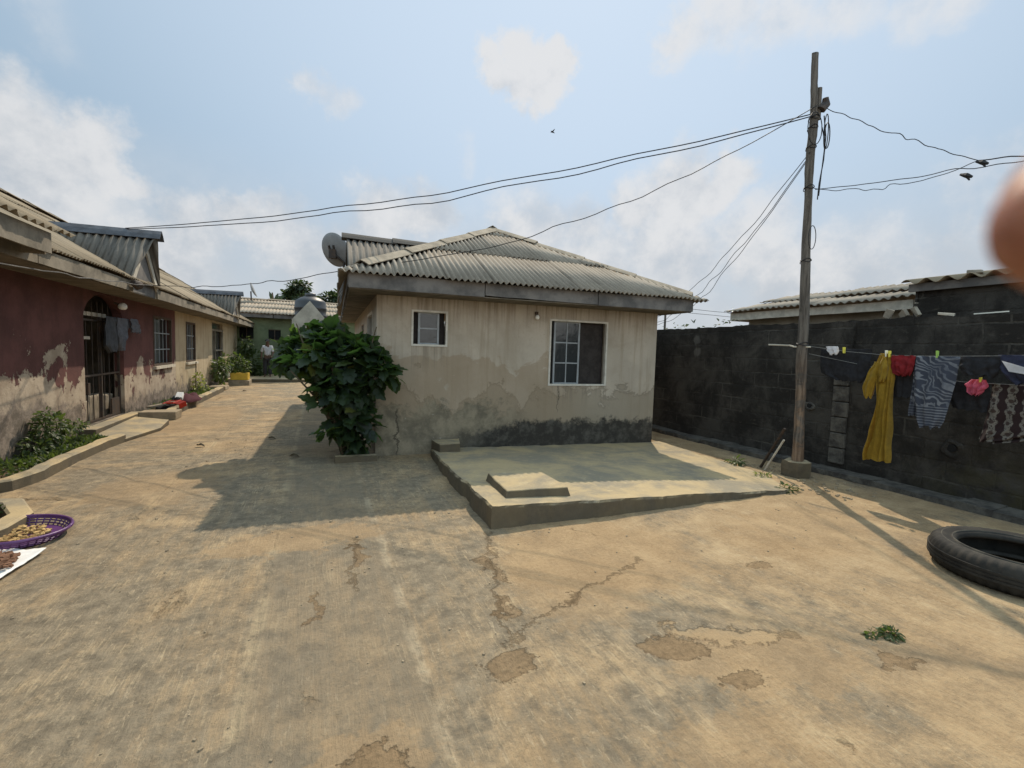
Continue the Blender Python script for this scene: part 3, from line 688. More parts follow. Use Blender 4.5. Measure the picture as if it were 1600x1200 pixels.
# ------------------------------------------------------------------ bungalow
bun = thing('bungalow', 'cream plastered bungalow with hipped corrugated roof and two windows facing the yard', 'house', (3.3, 7.08, 0))
XL, XR, YF, YB = .81, 5.72, 7.08, 15.4
mb = MB()
wall_panel(mb, (XL, YF, 0), (1, 0, 0), (0, -1, 0), XR-XL, 2.375, .15, [(.5, 1.05, 1.65, 2.19), (2.77, 3.88, 1.06, 2.17)])
wall_panel(mb, (XL, YF+.15, 0), (0, 1, 0), (-1, 0, 0), YB-YF-.15, 2.375, .15, [(.65, 1.85, .95, 2.2), (3.2, 4.1, 0.02, 2.1)])
wall_panel(mb, (XR, YF+.15, 0), (0, 1, 0), (1, 0, 0), YB-YF-.15, 2.375, .15)
mb.bb(XL+.15, XR-.15, YB-.15, YB, 0, 2.375)
mb.build('wall', 'cream_plaster', bun)
window(bun, (1.31, YF, 1.65), (1, 0, 0), (0, -1, 0), .55, .54, 'frame_white', (.11, .43, 2, 1), 'alu_grey', curtain='curtain_brown')
window(bun, (3.58, YF, 1.06), (1, 0, 0), (0, -1, 0), 1.11, 1.11, 'frame_white', (.11, .60, 3, 2), 'alu_grey', curtain='curtain_brown')
window(bun, (XL, YF+.8, .95), (0, 1, 0), (-1, 0, 0), 1.2, 1.25, 'frame_white', (.08, .6, 3, 2), 'alu_grey', curtain='curtain_brown', fw=.05)
mb = MB(); mb.bb(XL+.02, XL+.06, YF+3.37, YF+4.24, .03, 2.09); mb.build('door', 'frame_wood', bun)
# fascia boards, each a little out of line
def board_run(name, mat, parent, pts, z0, z1, th, cuts=3, sag=.012, label=None):
    mb = MB()
    for a, b in zip(pts[:-1], pts[1:]):
        a = Vector(a); b = Vector(b); d = (b-a); n = Vector((d.y, -d.x, 0)).normalized()
        for i in range(cuts):
            p = a.lerp(b, i/cuts+.0012); q = a.lerp(b, (i+1)/cuts-.0012); e0, e1 = U(-sag, sag), U(-sag, sag); s = n*U(0, .006)
            k = 6; lower = [p.lerp(q, j/k) for j in range(k+1)]
            ring = [Vector((v.x, v.y, z0+e0+(e1-e0)*j/k+U(-.004, .004)))+s for j, v in enumerate(lower)] + [Vector((v.x, v.y, z1+U(-.003, .003)))+s for v in reversed(lower)]
            mb.slabx(ring, -n*th)
    return mb.build(name, mat, parent)
board_run('fascia', 'fascia_grey', bun, [(.40, 6.53, 0), (6.03, 6.53, 0)], 2.395, 2.585, .022, 3)
board_run('fascia', 'fascia_grey', bun, [(6.03, 6.555, 0), (6.03, 15.8, 0)], 2.40, 2.585, .022, 4)
board_run('fascia', 'fascia_grey', bun, [(.40, 15.8, 0), (.40, 6.555, 0)], 2.40, 2.585, .022, 5, .03)
mb = MB()
mb.bb(.42, 6.01, 6.553, 7.078, 2.376, 2.39)
y = 7.08
while y < 15.6:
    mb.bb(.423, .808, y+.012, y+.5, 2.376, 2.39+U(-.008, .006)); y += .512
mb.bb(5.722, 6.01, 7.08, 15.7, 2.376, 2.39)
mb.build('soffit', 'soffit_board', bun)
sl = .515; k2 = math.sqrt(1+sl*sl); HW = 2.985; E0 = (.30, 6.45, 2.575)
rf = corrugated('roof', 'cement_roof', bun, E0, (1, 0, 0), (0, 1, sl), [(0, 0), (2*HW, 0), (HW, HW*k2)], amp=.020, pitch=.088, jit=.012, lap=.02)
LY = 9.5
corrugated('roof', 'cement_roof', bun, E0, (0, 1, 0), (1, 0, sl), [(0, 0), (LY, 0), (LY-HW, HW*k2), (HW, HW*k2)], pitch=.104, jit=.01)
corrugated('roof', 'cement_roof', bun, (.30+2*HW, 6.45, 2.575), (0, 1, 0), (-1, 0, sl), [(0, 0), (LY, 0), (LY-HW, HW*k2), (HW, HW*k2)], pitch=.104)
corrugated('roof', 'cement_roof', bun, (.30, 6.45+LY, 2.575), (1, 0, 0), (0, -1, sl), [(0, 0), (2*HW, 0), (HW, HW*k2)], pitch=.104)
def cap_run(name, mat, parent, a, b, lat, drop, w=.16, rise=.06, seg=.95):
    a = Vector(a); b = Vector(b); L = (b-a).length; k = max(1, round(L/seg)); lat = Vector(lat).normalized(); mb = MB(); d = (b-a).normalized()
    for i in range(k):
        p = a+(b-a)*(i/k) - d*.03; q = a+(b-a)*((i+1)/k) + d*.03; j = Vector((0, 0, U(-.006, .006)))
        ring = []
        for c, lift in ((p, .022), (q, 0)):
            ring.append([c+j+lat*s*w+Vector((0, 0, rise+lift-drop*abs(s)**1.2)) for s in (-1, -.5, 0, .5, 1)])
        v = [[mb.v(x) for x in r] for r in ring]
        for t in range(4): mb.bm.faces.new((v[0][t], v[0][t+1], v[1][t+1], v[1][t]))
    return mb.build(name, mat, parent, solid=.012)
AP = (.30+HW, 6.45+HW, 2.575+HW*sl)
cap_run('ridge_cap', 'cap_cement', bun, (E0[0]+.28, E0[1]+.28, E0[2]+.28*sl), AP, (1, -1, 0), .075, .15, .05)
cap_run('ridge_cap', 'cap_cement', bun, (.30+2*HW-.2, 6.45+.2, 2.575+.2*sl), AP, (1, 1, 0), .07, .12, .045)
cap_run('ridge_cap', 'cap_cement', bun, AP, (AP[0], 6.45+LY-HW, AP[2]), (1, 0, 0), .10)
def dormer_b():
    xg, yc, zr, ze, hw = .42, 8.6, 3.47, 2.6, 1.2; L = math.hypot(hw, zr-ze); X1 = 2.05
    pr = MB(); pr.slabx([(xg+.06, yc-hw+.06, ze), (xg+.06, yc+hw-.06, ze), (xg+.06, yc, zr-.05)], (.05, 0, 0)); por = pr.build('porch_gable', 'cream_plaster', bun)
    corrugated('porch_roof', 'zinc_roof', por, (xg, yc-hw, ze), (1, 0, 0), (0, hw, zr-ze), [(0, 0), (X1-xg, L), (0, L)], pitch=.1, amp=.016, course=3)
    corrugated('porch_roof', 'zinc_roof', por, (xg, yc+hw, ze), (1, 0, 0), (0, -hw, zr-ze), [(0, 0), (X1-xg, L), (0, L)], pitch=.1, amp=.016, course=3)
    cap_run('ridge_cap', 'zinc_roof', por, (xg-.05, yc, zr), (X1, yc, zr), (0, 1, 0), .10, .12, .04, 1.)
dormer_b()
# loose flaps of sheet hanging under the left eave
for yy in (7.0, 7.45, 7.9, 8.5, 9.3):
    mb = MB(); mb.slabx([(.372, yy, 2.58), (.365, yy+.26, 2.57), (.29+U(-.02, .03), yy+.2, 2.40+U(-.08, .04)), (.34, yy+.05, 2.42)], (.008, 0, 0)); mb.build('loose_flashing', 'fascia_grey', bun)
# bulb lamp on the front wall
mb = MB(); mb.bb(3.30, 3.345, YF-.05, YF-.001, 2.225, 2.27); mb.tube([(3.322, YF-.03, 2.24), (3.325, YF-.05, 2.215)], .018, 8)
lp = mb.build('wall_lamp', 'frame_wood', bun)
mb = MB(); mb.lathe((3.325, YF-.06, 2.14), [(.002, 0), (.022, .006), (.034, .025), (.034, .045), (.018, .075), (.002, .078)], 12); mb.build('bulb', 'bulb_white', lp, smooth=True)
bun.rotation_euler.z = R(-2.0)          # the bungalow stands slightly skew to the drive
# planter kerb under the bush
mb = MB(); mb.bb(.24, .80, 6.84, 6.94, 0, .09); mb.wobble(.01, 6); tag(mb.build('planter_kerb', 'kerb_concrete'), 'short low concrete kerb at the foot of the large leafy shrub', 'kerb')

# satellite dish
ds = thing('satellite_dish', 'grey satellite dish on a mast beside the bungalow porch roof', 'satellite dish', (.46, 9.2, 0))
dc = Vector((.275, 9.25, 3.32)); ax = Vector((.66, .64, .40)).normalized()
mx = ax.to_track_quat('Z', 'Y').to_matrix()
mb = MB(); mb.lathe(dc, [(.002, .0), (.10, .006), (.18, .022), (.25, .042), (.305, .066), (.308, .072), (.295, .066), (.245, .046), (.17, .024), (.1, .010), (.002, .006)], 40, mx)
dsh = mb.build('reflector', 'dish_grey', ds, smooth=True)
mb = MB(); mb.tube([dc+mx@Vector((0, -.29, .06)), dc+mx@Vector((0, -.18, .28))], .01, 6); mb.tube([dc+mx@Vector((0, -.18, .25)), dc+mx@Vector((0, -.08, .30))], .024, 8); mb.build('feed_arm', 'iron_dark', ds)
mb = MB()
for q in (-.05, .05): mb.beam(dc+mx@Vector((q, .10, -.012)), dc+mx@Vector((q, -.14, -.02)), .02, .03)
mb.box(dc-ax*.05+Vector((.02, 0, -.04)), (.12, .07, .16)); mb.build('bracket', 'iron_dark', ds)
mb = MB(); mb.tube([(.46, 9.2, 2.66), (.46, 9.2, 3.12), dc-ax*.05], .022, 8); mb.build('mast', 'iron_dark', ds)

# ------------------------------------------------------------------ row house on the left
row = thing('row_house', 'long low row house with peeling red and cream walls and two gabled porches', 'house', (-3.5, 14, 0))
XW = -3.5
mb = MB()
wall_panel(mb, (XW, 1, 0), (0, 1, 0), (1, 0, 0), 25.0, 2.5, .16, [(8.83, 10.55, .16, 2.42), (12.4, 13.9, 1.02, 2.2), (15.4, 16.55, 1.02, 2.2), (19.15, 21.3, .12, 2.36)])
# arched head of the doorway
yc, hw, zs, zt = 10.69, .86, 1.93, 2.42
for sg in (-1, 1):
    arc = [(yc+sg*hw*math.cos(t*math.pi/16), zs+(zt-zs-.02)*math.sin(t*math.pi/16)) for t in range(9)]
    for (a, b) in zip(arc[:-1], arc[1:]):
        mb.slabx([(XW-.002, a[0], a[1]), (XW-.002, b[0], b[1]), (XW-.002, b[0], zt), (XW-.002, a[0], zt)], (-.15, 0, 0))
mb.bb(-8.5, XW-.16, 25.84, 26.0, 0, 2.5); mb.bb(-8.5, XW-.16, 1.0, 1.16, 0, 2.5)
mb.build('wall', 'row_plaster', row)
mb = MB()                                                     # porch recess: floor, back and side walls, ceiling
mb.bb(-6.2, XW-.16, 9.5, 12.2, .0, .158); mb.bb(-6.35, -6.2, 9.4, 12.3, 0, 2.5); mb.bb(-6.2, XW-.16, 9.35, 9.5, .16, 2.5); mb.bb(-6.2, XW-.16, 12.2, 12.35, .16, 2.5); mb.bb(-6.2, XW-.16, 9.5, 12.2, 2.44, 2.5)
mb.build('porch_recess', 'soffit_board', row)
mb = MB(); mb.bb(-4.25, -4.12, 9.86, 10.7, .16, 1.25); mb.build('low_wall', 'cream_plaster', row)
mb = MB(); mb.bb(-6.19, -6.15, 10.2, 11.2, .16, 2.1); mb.build('inner_door', 'frame_wood', row)
window(row, (XW, 13.4, 1.02), (0, 1, 0), (1, 0, 0), 1.5, 1.18, 'frame_wood', None, None, bars=5, sill='sill_pale', curtain='glass_dark', fw=.05)
window(row, (XW, 16.4, 1.02), (0, 1, 0), (1, 0, 0), 1.15, 1.18, 'frame_wood', None, None, bars=6, sill='sill_pale', curtain='curtain_brown', fw=.05)
mb = MB()                                                     # far doorway: tall frame with glass panels
for a in ((0, .08, 0, 2.0), (2.05, 2.13, 0, 2.0), (.08, 2.05, 1.93, 2.0), (.55, .63, 0, 1.93), (.63, 2.05, 1.18, 1.24), (.63, 2.05, .3, .38)): ub(mb, (XW, 20.16, .12), (0, 1, 0), (1, 0, 0), *a, -.06, .012)
dr = mb.build('door', 'fascia_tan', row)
mb = MB(); ub(mb, (XW, 20.16, .12), (0, 1, 0), (1, 0, 0), .0, 2.13, .0, 2.23, -.12, -.10); mb.build('pane', 'glass_dark', dr)
# roof
rs = .61; rk = math.sqrt(1+rs*rs)
board_run('fascia', 'fascia_tan', row, [(-2.88, 9.95, 0), (-2.88, 1.0, 0)], 2.43, 2.60, .025, 3)
board_run('fascia', 'fascia_tan', row, [(-2.88, 20.45, 0), (-2.88, 11.25, 0)], 2.43, 2.60, .025, 3)
board_run('fascia', 'fascia_tan', row, [(-2.88, 26.9, 0), (-2.88, 21.75, 0)], 2.43, 2.60, .025, 2)
board_run('fascia', 'fascia_tan', row, [(-9.1, 26.9, 0), (-2.905, 26.9, 0)], 2.43, 2.60, .025, 2)
mb = MB(); y = 1.0
while y < 26.8:
    y1 = min(y+1.22, 26.87); mb.bb(XW+.002, -2.906, y+.006, y1, 2.425, 2.438); y = y1
mb.build('soffit', 'soffit_board', row)
corrugated('roof', 'old_roof', row, (-2.83, 1, 2.62), (0, 1, 0), (-1, 0, rs), [(0, 0), (26, 0), (26-3.15, 3.15*rk), (0, 3.15*rk)], pitch=.09, amp=.016, jit=.012, per=6)
corrugated('roof', 'old_roof', row, (-9.13, 1, 2.62), (0, 1, 0), (1, 0, rs), [(0, 0), (26, 0), (26-3.15, 3.15*rk), (0, 3.15*rk)], pitch=.12, amp=.02, per=4)
corrugated('roof', 'old_roof', row, (-9.13, 27, 2.62), (1, 0, 0), (0, -1, rs), [(0, 0), (6.3, 0), (3.15, 3.15*rk)], pitch=.12, amp=.02, per=4)
cap_run('ridge_cap', 'cap_cement', row, (-5.98, 1, 4.55), (-5.98, 23.85, 4.55), (1, 0, 0), .12, .2, .07, 1.1)
cap_run('ridge_cap', 'cap_cement', row, (-2.95, 26.88, 2.68), (-5.98, 23.85, 4.54), (1, 1, 0), .09, .16, .06, 1.)
# second layer of roof over the near end, further out and higher
corrugated('canopy_roof', 'old_roof', row, (-2.56, 1, 2.73), (0, 1, 0), (-1, 0, .555), [(0, 0), (6.05, 0), (6.05, 3.4*1.144), (0, 3.4*1.144)], pitch=.15, amp=.022, jit=.014, per=6)
board_run('canopy_fascia', 'fascia_tan', row, [(-2.64, 6.66, 0), (-2.64, 1, 0)], 2.49, 2.715, .025, 2)
mb = MB(); mb.bb(-2.90, -2.667, 6.63, 6.66, 2.49, 2.72); mb.bb(-2.88, -2.667, 1, 6.62, 2.602, 2.615); mb.build('canopy_soffit', 'fascia_tan', row)
def porch(yc, hw=.83):
    zr, ze = 3.53, 2.60; xt, xe = -2.68, -2.86; L = math.hypot(hw, zr-ze); xv = -2.83-(zr-2.62)/rs
    mb = MB(); mb.slabx([(-2.90, yc-hw+.12, 2.44), (-2.90, yc+hw-.12, 2.44), (-2.90, yc+hw-.12, ze), (-2.90, yc, zr-.18), (-2.90, yc-hw+.12, ze)], (-.06, 0, 0))
    pg = mb.build('porch_gable', 'fascia_grey', row)
    for s in (-1, 1):
        corrugated('porch_roof', 'zinc_roof', pg, (xt, yc+s*hw, ze), (-1, 0, 0), (0, -s*hw, zr-ze), [(xt-xe, 0), (0, L), (xt-xv, L)], pitch=.115, amp=.02, course=3, per=8)
        mb = MB(); mb.beam((-2.875, yc+s*.04, zr-.22), (-2.875, yc+s*(hw-.14), ze-.02), .03, .11); mb.build('bargeboard', 'fascia_pale', pg)
        mb = MB(); mb.bb(-2.905, -2.865, yc+s*(hw-.17), yc+s*(hw-.10), 2.425, 2.60); mb.build('bracket', 'fascia_pale', pg)
    cap_run('ridge_cap', 'blue_cap', pg, (xt+.04, yc, zr+.01), (xv, yc, zr+.01), (0, 1, 0), .16, .14, .045, 1.2)
porch(10.62); porch(21.1)
mb = MB(); mb.tube([(-3.48, 11.05, 2.30), (-3.38, 11.08, 2.25)], .02, 8); lh = mb.build('wall_lamp', 'iron_dark', row)
mb = MB(); mb.lathe((-3.36, 11.09, 2.17), [(.002, 0), (.05, .01), (.075, .045), (.07, .09), (.03, .13), (.002, .135)], 12); mb.build('bulb', 'bulb_white', lh, smooth=True)
mb = MB(); mb.tube([(-2.8, 9.72, 2.56), (-2.76, 9.86, 2.53), (-2.83, 9.99, 2.5)], [.05, .075, .04], 8); mb.wobble(.02, 14); mb.build('gutter_outlet', 'iron_dark', row)

# iron gate in the arched doorway
gt = thing('iron_gate', 'dark iron barred gate in the arched doorway of the red wall', 'gate', (XW-.07, 10.69, .16))
mb = MB(); xg = XW-.07
for yy in (9.86, 10.66, 11.5): mb.bb(xg-.018, xg+.018, yy-.018, yy+.018, .17, 2.02)
for zz in (.19, .98, 1.93): mb.bb(xg-.016, xg+.016, 9.88, 11.48, zz-.016, zz+.016)
mb.build('frame', 'iron_dark', gt)
mb = MB()
for k in range(1, 7):
    yy = 9.86+.235*k; mb.tube([(xg, yy, .2), (xg, yy, 1.92 if k in (1, 6) else 2.26)], .0085, 6)
mb.build('bars', 'iron_dark', gt)
mb = MB(); mb.bb(xg-.01, xg+.012, 11.1, 11.47, .205, .5); mb.build('kick_plate', 'iron_dark', gt)
mb = MB(); mb.bb(xg-.02, xg+.022, 10.08, 10.16, .66, .86); mb.build('lock', 'iron_dark', gt)
for k in range(5):
    mb = MB(); mb.bb(xg-.008, xg+.021, 9.9+.21*k, 10.04+.21*k, 2.0, 2.065); mb.build('scroll_plate', 'fascia_pale', gt)
mb = MB(); mb.bb(xg-.008, xg+.021, 9.86, 10.2, 1.60, 1.65); mb.build('latch_plate', 'fascia_pale', gt)
# pale sacks on the porch floor
for i, (x, y, w, h) in enumerate(((-3.86, 10.12, .5, .38), (-3.9, 10.72, .6, .44), (-3.88, 11.3, .45, .40))):
    mb = MB(); mb.box((x, y, .165+h/2), (.42, w, h)); bmesh.ops.subdivide_edges(mb.bm, edges=mb.bm.edges[:], cuts=3, use_grid_fill=True); mb.wobble(.035, 4)
    tag(mb.build('sack', 'mat_white' if i == 9 else 'cap_cement', smooth=True, bevel=.02, sub=1), ('low pale sack just inside the gate at its hinge side', 'tall pale sack in the middle of the porch behind the gate', 'pale sack behind the dark plate of the gate')[i], 'sack', 'sacks on the porch floor')

# threshold, kerbs and planting beds
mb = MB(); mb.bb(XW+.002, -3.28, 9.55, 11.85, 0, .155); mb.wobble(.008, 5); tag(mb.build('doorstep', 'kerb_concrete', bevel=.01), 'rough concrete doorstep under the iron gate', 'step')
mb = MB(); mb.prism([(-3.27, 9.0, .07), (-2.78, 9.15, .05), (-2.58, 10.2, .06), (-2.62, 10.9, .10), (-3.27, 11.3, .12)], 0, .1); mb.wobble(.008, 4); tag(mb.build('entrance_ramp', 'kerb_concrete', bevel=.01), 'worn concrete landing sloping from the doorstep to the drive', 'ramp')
def kerb(pts, w, h, label, mat='kerb_concrete'):
    mb = MB(); P = [Vector((*p, 0)) for p in pts]; fine = []
    for a, b in zip(P[:-1], P[1:]):
        k = max(1, int((b-a).length/.18)); fine += [a.lerp(b, j/k) for j in range(k)]
    fine.append(P[-1]); rings = []
    for i, p in enumerate(fine):
        d = (fine[min(i+1, len(fine)-1)]-fine[max(i-1, 0)]).normalized(); n = Vector((-d.y, d.x, 0))
        hh = h*U(.9, 1.05); ww = w*U(.93, 1.07)
        rings.append([mb.v(p+n*a*ww+Vector((0, 0, b*hh))) for a, b in ((-.55, 0), (-.5, .85), (-.38, 1), (.38, 1), (.5, .85), (.55, 0))])
    for r0, r1 in zip(rings[:-1], rings[1:]):
        for t in range(5): mb.bm.faces.new((r0[t], r0[t+1], r1[t+1], r1[t]))
    mb.bm.faces.new(rings[0]); mb.bm.faces.new(rings[-1][::-1])
    return tag(mb.build('kerb', mat), label, 'kerb')
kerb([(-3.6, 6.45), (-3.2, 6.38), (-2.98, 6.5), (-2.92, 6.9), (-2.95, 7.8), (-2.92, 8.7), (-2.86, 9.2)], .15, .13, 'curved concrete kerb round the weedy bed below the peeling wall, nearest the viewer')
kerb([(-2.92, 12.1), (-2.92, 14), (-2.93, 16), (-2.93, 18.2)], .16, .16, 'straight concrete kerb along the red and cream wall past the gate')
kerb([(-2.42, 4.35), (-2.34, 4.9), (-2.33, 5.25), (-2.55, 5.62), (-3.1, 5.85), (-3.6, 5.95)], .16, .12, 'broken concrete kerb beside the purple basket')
mb = MB(); mb.prism([(-3.48, 6.5, .05), (-3.05, 6.5, .05), (-2.99, 7, .06), (-3.0, 9.0, .06), (-3.48, 9.3, .06)], 0, .06); bmesh.ops.subdivide_edges(mb.bm, edges=mb.bm.edges[:], cuts=3); mb.wobble(.02, 5); tag(mb.build('soil', 'soil'), kind='structure')
mb = MB(); mb.prism([(-3.48, 12, .06), (-3.0, 12.1, .06), (-3.0, 18.1, .08), (-3.48, 18.1, .08)], 0, .06); tag(mb.build('soil', 'soil'), kind='structure')
mb = MB(); mb.prism([(-3.6, 4.3, .05), (-2.5, 4.35, .05), (-2.42, 5.2, .05), (-2.7, 5.55, .05), (-3.6, 5.8, .05)], 0, .06); tag(mb.build('soil', 'soil'), kind='structure')
mb = MB(); mb.bb(-3.3, -2.66, 11.55, 12.0, 0, .17); mb.wobble(.015, 4); tag(mb.build('wash_slab', 'sand_block', bevel=.01), 'square concrete wash slab at the end of the kerb beside the gate', 'slab')
mb = MB(); mb.bb(-3.35, -2.85, 18.6, 19.3, 0, .14); mb.wobble(.02, 4); tag(mb.build('stone_slab', 'sand_block', bevel=.01), 'flat stone slab by the plants at the far doorway', 'slab')
mb = MB(); mb.prism([(-3.45, 22.6), (6, 22.9), (6, 26.75), (-3.45, 26.75)], 0, .13); tag(mb.build('pavement', 'slab_concrete'), kind='structure')

# ------------------------------------------------------------------ green house at the end of the yard
gh = thing('green_house', 'low green plastered house with small dark windows closing the far end of the drive', 'house', (0, 26.8, 0))
YG = 26.8
mb = MB(); wall_panel(mb, (-6.5, YG, 0), (1, 0, 0), (0, -1, 0), 14, 3.0, .16, [(3.0, 3.62, 1.86, 2.52), (4.28, 4.84, 1.84, 2.38), (9, 10, 1.2, 2.3)]); mb.bb(-6.5, -6.34, YG+.16, 34, 0, 3); mb.bb(7.34, 7.5, YG+.16, 34, 0, 3)
mb.build('wall', 'green_plaster', gh)
for (a, b, c, d) in ((-3.5, -2.88, 1.86, 2.52), (-2.22, -1.66, 1.84, 2.38), (2.5, 3.5, 1.2, 2.3)):
    mb = MB(); mb.bb(a, b, YG+.06, YG+.08, c, d); w_ = mb.build('window', 'dark_void', gh)
    mb = MB(); mb.bb(a, b, YG+.01, YG+.05, d-.04, d); mb.bb(a, b, YG+.01, YG+.05, c, c+.04); mb.bb((a+b)/2-.02, (a+b)/2+.02, YG+.015, YG+.045, c+.04, d-.04); mb.build('frame', 'frame_wood', w_)
board_run('fascia', 'fascia_grey', gh, [(-6.9, 26.35, 0), (7.9, 26.35, 0)], 2.93, 3.12, .025, 6)
mb = MB(); mb.bb(-6.9, 7.9, 26.38, YG-.002, 2.93, 2.945); mb.build('soffit', 'soffit_board', gh)
gs = .245; gk = math.sqrt(1+gs*gs)
corrugated('roof', 'far_roof', gh, (-7, 26.25, 3.12), (1, 0, 0), (0, 1, gs), [(0, 0), (15, 0), (15, 4.1*gk), (0, 4.1*gk)], pitch=.16, amp=.02, per=5)
corrugated('roof', 'far_roof', gh, (-7, 34.45, 3.12), (1, 0, 0), (0, -1, gs), [(0, 0), (15, 0), (15, 4.1*gk), (0, 4.1*gk)], pitch=.16, amp=.02, per=3)
mb = MB(); cap_run('ridge_cap', 'far_roof', gh, (-7, 30.35, 4.12), (8, 30.35, 4.12), (0, 1, 0), .08, .2, .06, 1.5)
# tank on its stand, gabled front
st = thing('tank_stand', 'pale concrete tank stand with a pointed gable front below the black water tank', 'tank stand', (-.28, 25.2, 0))
mb = MB(); mb.prism([(-1.0, 24.5), (.42, 24.5), (.42, 25.9), (-1.0, 25.9)], .0, 2.75); mb.build('base', 'pale_plaster', st)
mb = MB(); mb.slabx([(-1.05, 24.4, 2.4), (.48, 24.4, 2.4), (.48, 24.4, 2.82), (-.28, 24.4, 3.72), (-1.05, 24.4, 2.82)], (0, .095, 0)); mb.build('gable_front', 'pale_plaster', st)
tk = thing('water_tank', 'black plastic water tank with a domed top and lid above the green house', 'water tank', (-.26, 25.25, 2.75))
tc = (-.26, 25.25, 2.755)
mb = MB(); mb.lathe(tc, [(.70, 0), (.72, .03), (.71, .25), (.735, .28), (.735, .34), (.71, .37), (.71, .6), (.735, .63), (.735, .69), (.71, .72), (.70, .95), (.66, 1.03), (.45, 1.17), (.25, 1.24), (.02, 1.25)], 32); mb.build('body', 'tank_black', tk, smooth=True)
mb = MB(); mb.lathe((tc[0], tc[1], tc[2]+1.24), [(.24, 0), (.25, .03), (.25, .12), (.22, .15), (.02, .165)], 20); mb.build('lid', 'tank_black', tk, smooth=True)
# small dish / antenna on the far roof
fd = thing('satellite_dish', 'small dark satellite dish seen edge-on on the ridge of the green house', 'satellite dish', (-3.3, 29.8, 4.0))
mb = MB(); mb.lathe((-3.3, 29.8, 4.55), [(.002, 0), (.25, .05), (.42, .13), (.41, .14), (.24, .06), (.002, .015)], 20, Matrix.Rotation(R(68), 3, 'Y')); mb.build('reflector', 'dish_grey', fd, smooth=True)
mb = MB(); mb.tube([(-3.3, 29.8, 3.98), (-3.32, 29.8, 4.5)], .035, 6); mb.build('mast', 'iron_dark', fd)

# trees beyond
def tree(label, x, y, zc, r, n, trunk=.14, lean=0., group='trees beyond the green house'):
    t = thing('tree', label, 'tree', (x, y, 0), group)
    mb = MB(); mb.tube([(x, y, 0), (x+lean*.4, y, zc*.5), (x+lean, y, zc)], [trunk*1.4, trunk, trunk*.6], 8)
    blobs = []
    for i in range(9):
        d = rdir(-.4, 1); c = Vector((x+lean, y, zc))+Vector((d.x*r[0]*.75, d.y*r[1]*.75, d.z*r[2]*.7)); q = U(.28, .5)
        blobs.append((c, (r[0]*q, r[1]*q, r[2]*q*.9)))
        mb.tube([(x+lean, y, zc*.85), c], [trunk*.5, trunk*.12], 5)
    mb.build('trunk', 'stem_brown', t, smooth=True)
    mb = MB(); foliage(mb, blobs, n, .34, shell=.2); mb.build('crown', 'tree_leaf', t)
tree('dark leafy tree rising behind the left of the black water tank', -.95, 37, 5.1, (1.3, 1.2, .95), 1100)
tree('dark spreading tree behind the roof between the water tank and the bungalow', 2.2, 38, 4.6, (2.1, 1.4, 1.1), 1700)
pl = thing('banana_plant', 'bare dark banana stalk leaning behind the green house roof left of the water tank', 'plant', (-2.5, 34.8, 0))
mb = MB(); mb.tube([(-2.5, 34.8, 0), (-2.5, 34.8, 3.6), (-2.65, 34.8, 5.0)], [.14, .11, .04], 8); mb.build('stalk', 'stem_brown', pl)
mb = MB()
for d in ((-.35, 0, 1.0), (.35, 0, .5), (.6, .2, .25), (.15, .2, .7)): leaf(mb, (-2.52, 34.8, 4.2), d, (0, -1, .2), .95, .26, .1)
mb.build('leaf', 'tree_leaf', pl)

# ------------------------------------------------------------------ boundary wall
bw = thing('boundary_wall', 'long blackened concrete block boundary wall along the right side of the yard', 'wall', (7.0, 8, 0))
mb = MB(); y0, y1, nn = -1.0, 22.0, 230; ring = []
z = 2.2
for i in range(nn+1):
    y = y0+(y1-y0)*i/nn; ring.append((7.0, y, 2.19+.03*mnoise.noise((y*.9, 0, 0))+.022*mnoise.noise((y*5, 1, 0))+(U(-.012, .012))))
ys = [r[1] for r in ring]; zs_ = [0, .3, .6, .9, 1.2, 1.5, 1.8, 2.05]
cols = []
for (x, y, zt) in ring:
    cols.append([mb.v((7.0+.012*mnoise.noise((y*2, q*2, 3)), y, q)) for q in zs_]+[mb.v((7.0, y, zt)), mb.v((7.14, y, zt-.01)), mb.v((7.15, y, 0))])
for a, b in zip(cols[:-1], cols[1:]):
    for t in range(len(a)-1): mb.bm.faces.new((a[t], b[t], b[t+1], a[t+1]))
mb.build('wall', 'black_blockwork', bw)
mb = MB()
for k in range(6): mb.bb(6.955-U(0, .012), 6.995, 4.36-U(0, .01), 4.56+U(0, .01), .14+.225*k, .14+.225*k+.212)
mb.wobble(.012, 7); mb.build('pier', 'pier_block', bw, bevel=.012)
mb = MB(); mb.bb(6.95, 6.99, 4.35, 4.58, 1.56, 2.17); mb.wobble(.01, 5); mb.build('pier', 'black_blockwork', bw)
def pit(y, z, r, pale):
    mb = MB(); mx = Matrix.Rotation(R(-90), 3, 'Y')
    mb.lathe((6.985, y, z), [(r*1.9, -.006), (r*1.6, .012), (r*1.2, .016), (r, .006), (r*.7, -.004), (.002, -.006)], 18, mx); mb.wobble(.03, 9); mb.build('patch', pale, bw)
    mb = MB(); mb.lathe((6.978, y, z), [(.002, .004), (r*.75, .003), (r*.8, -.002), (r*.8, -.01)], 12, mx); mb.build('hole', 'dark_void', bw)
pit(4.93, .92, .042, 'pier_block'); pit(3.14, .62, .06, 'black_blockwork')
mb = MB(); P = []
kerbpts = [(6.82, y0+.3*i) for i in range(60)]
for (a, b) in zip(kerbpts[:-1], kerbpts[1:]): mb.bb(6.66+U(-.02, .02), 6.996, a[1], b[1], 0, .07+U(-.015, .02))
mb.wobble(.02, 4); mb.build('footing', 'pier_block', bw)
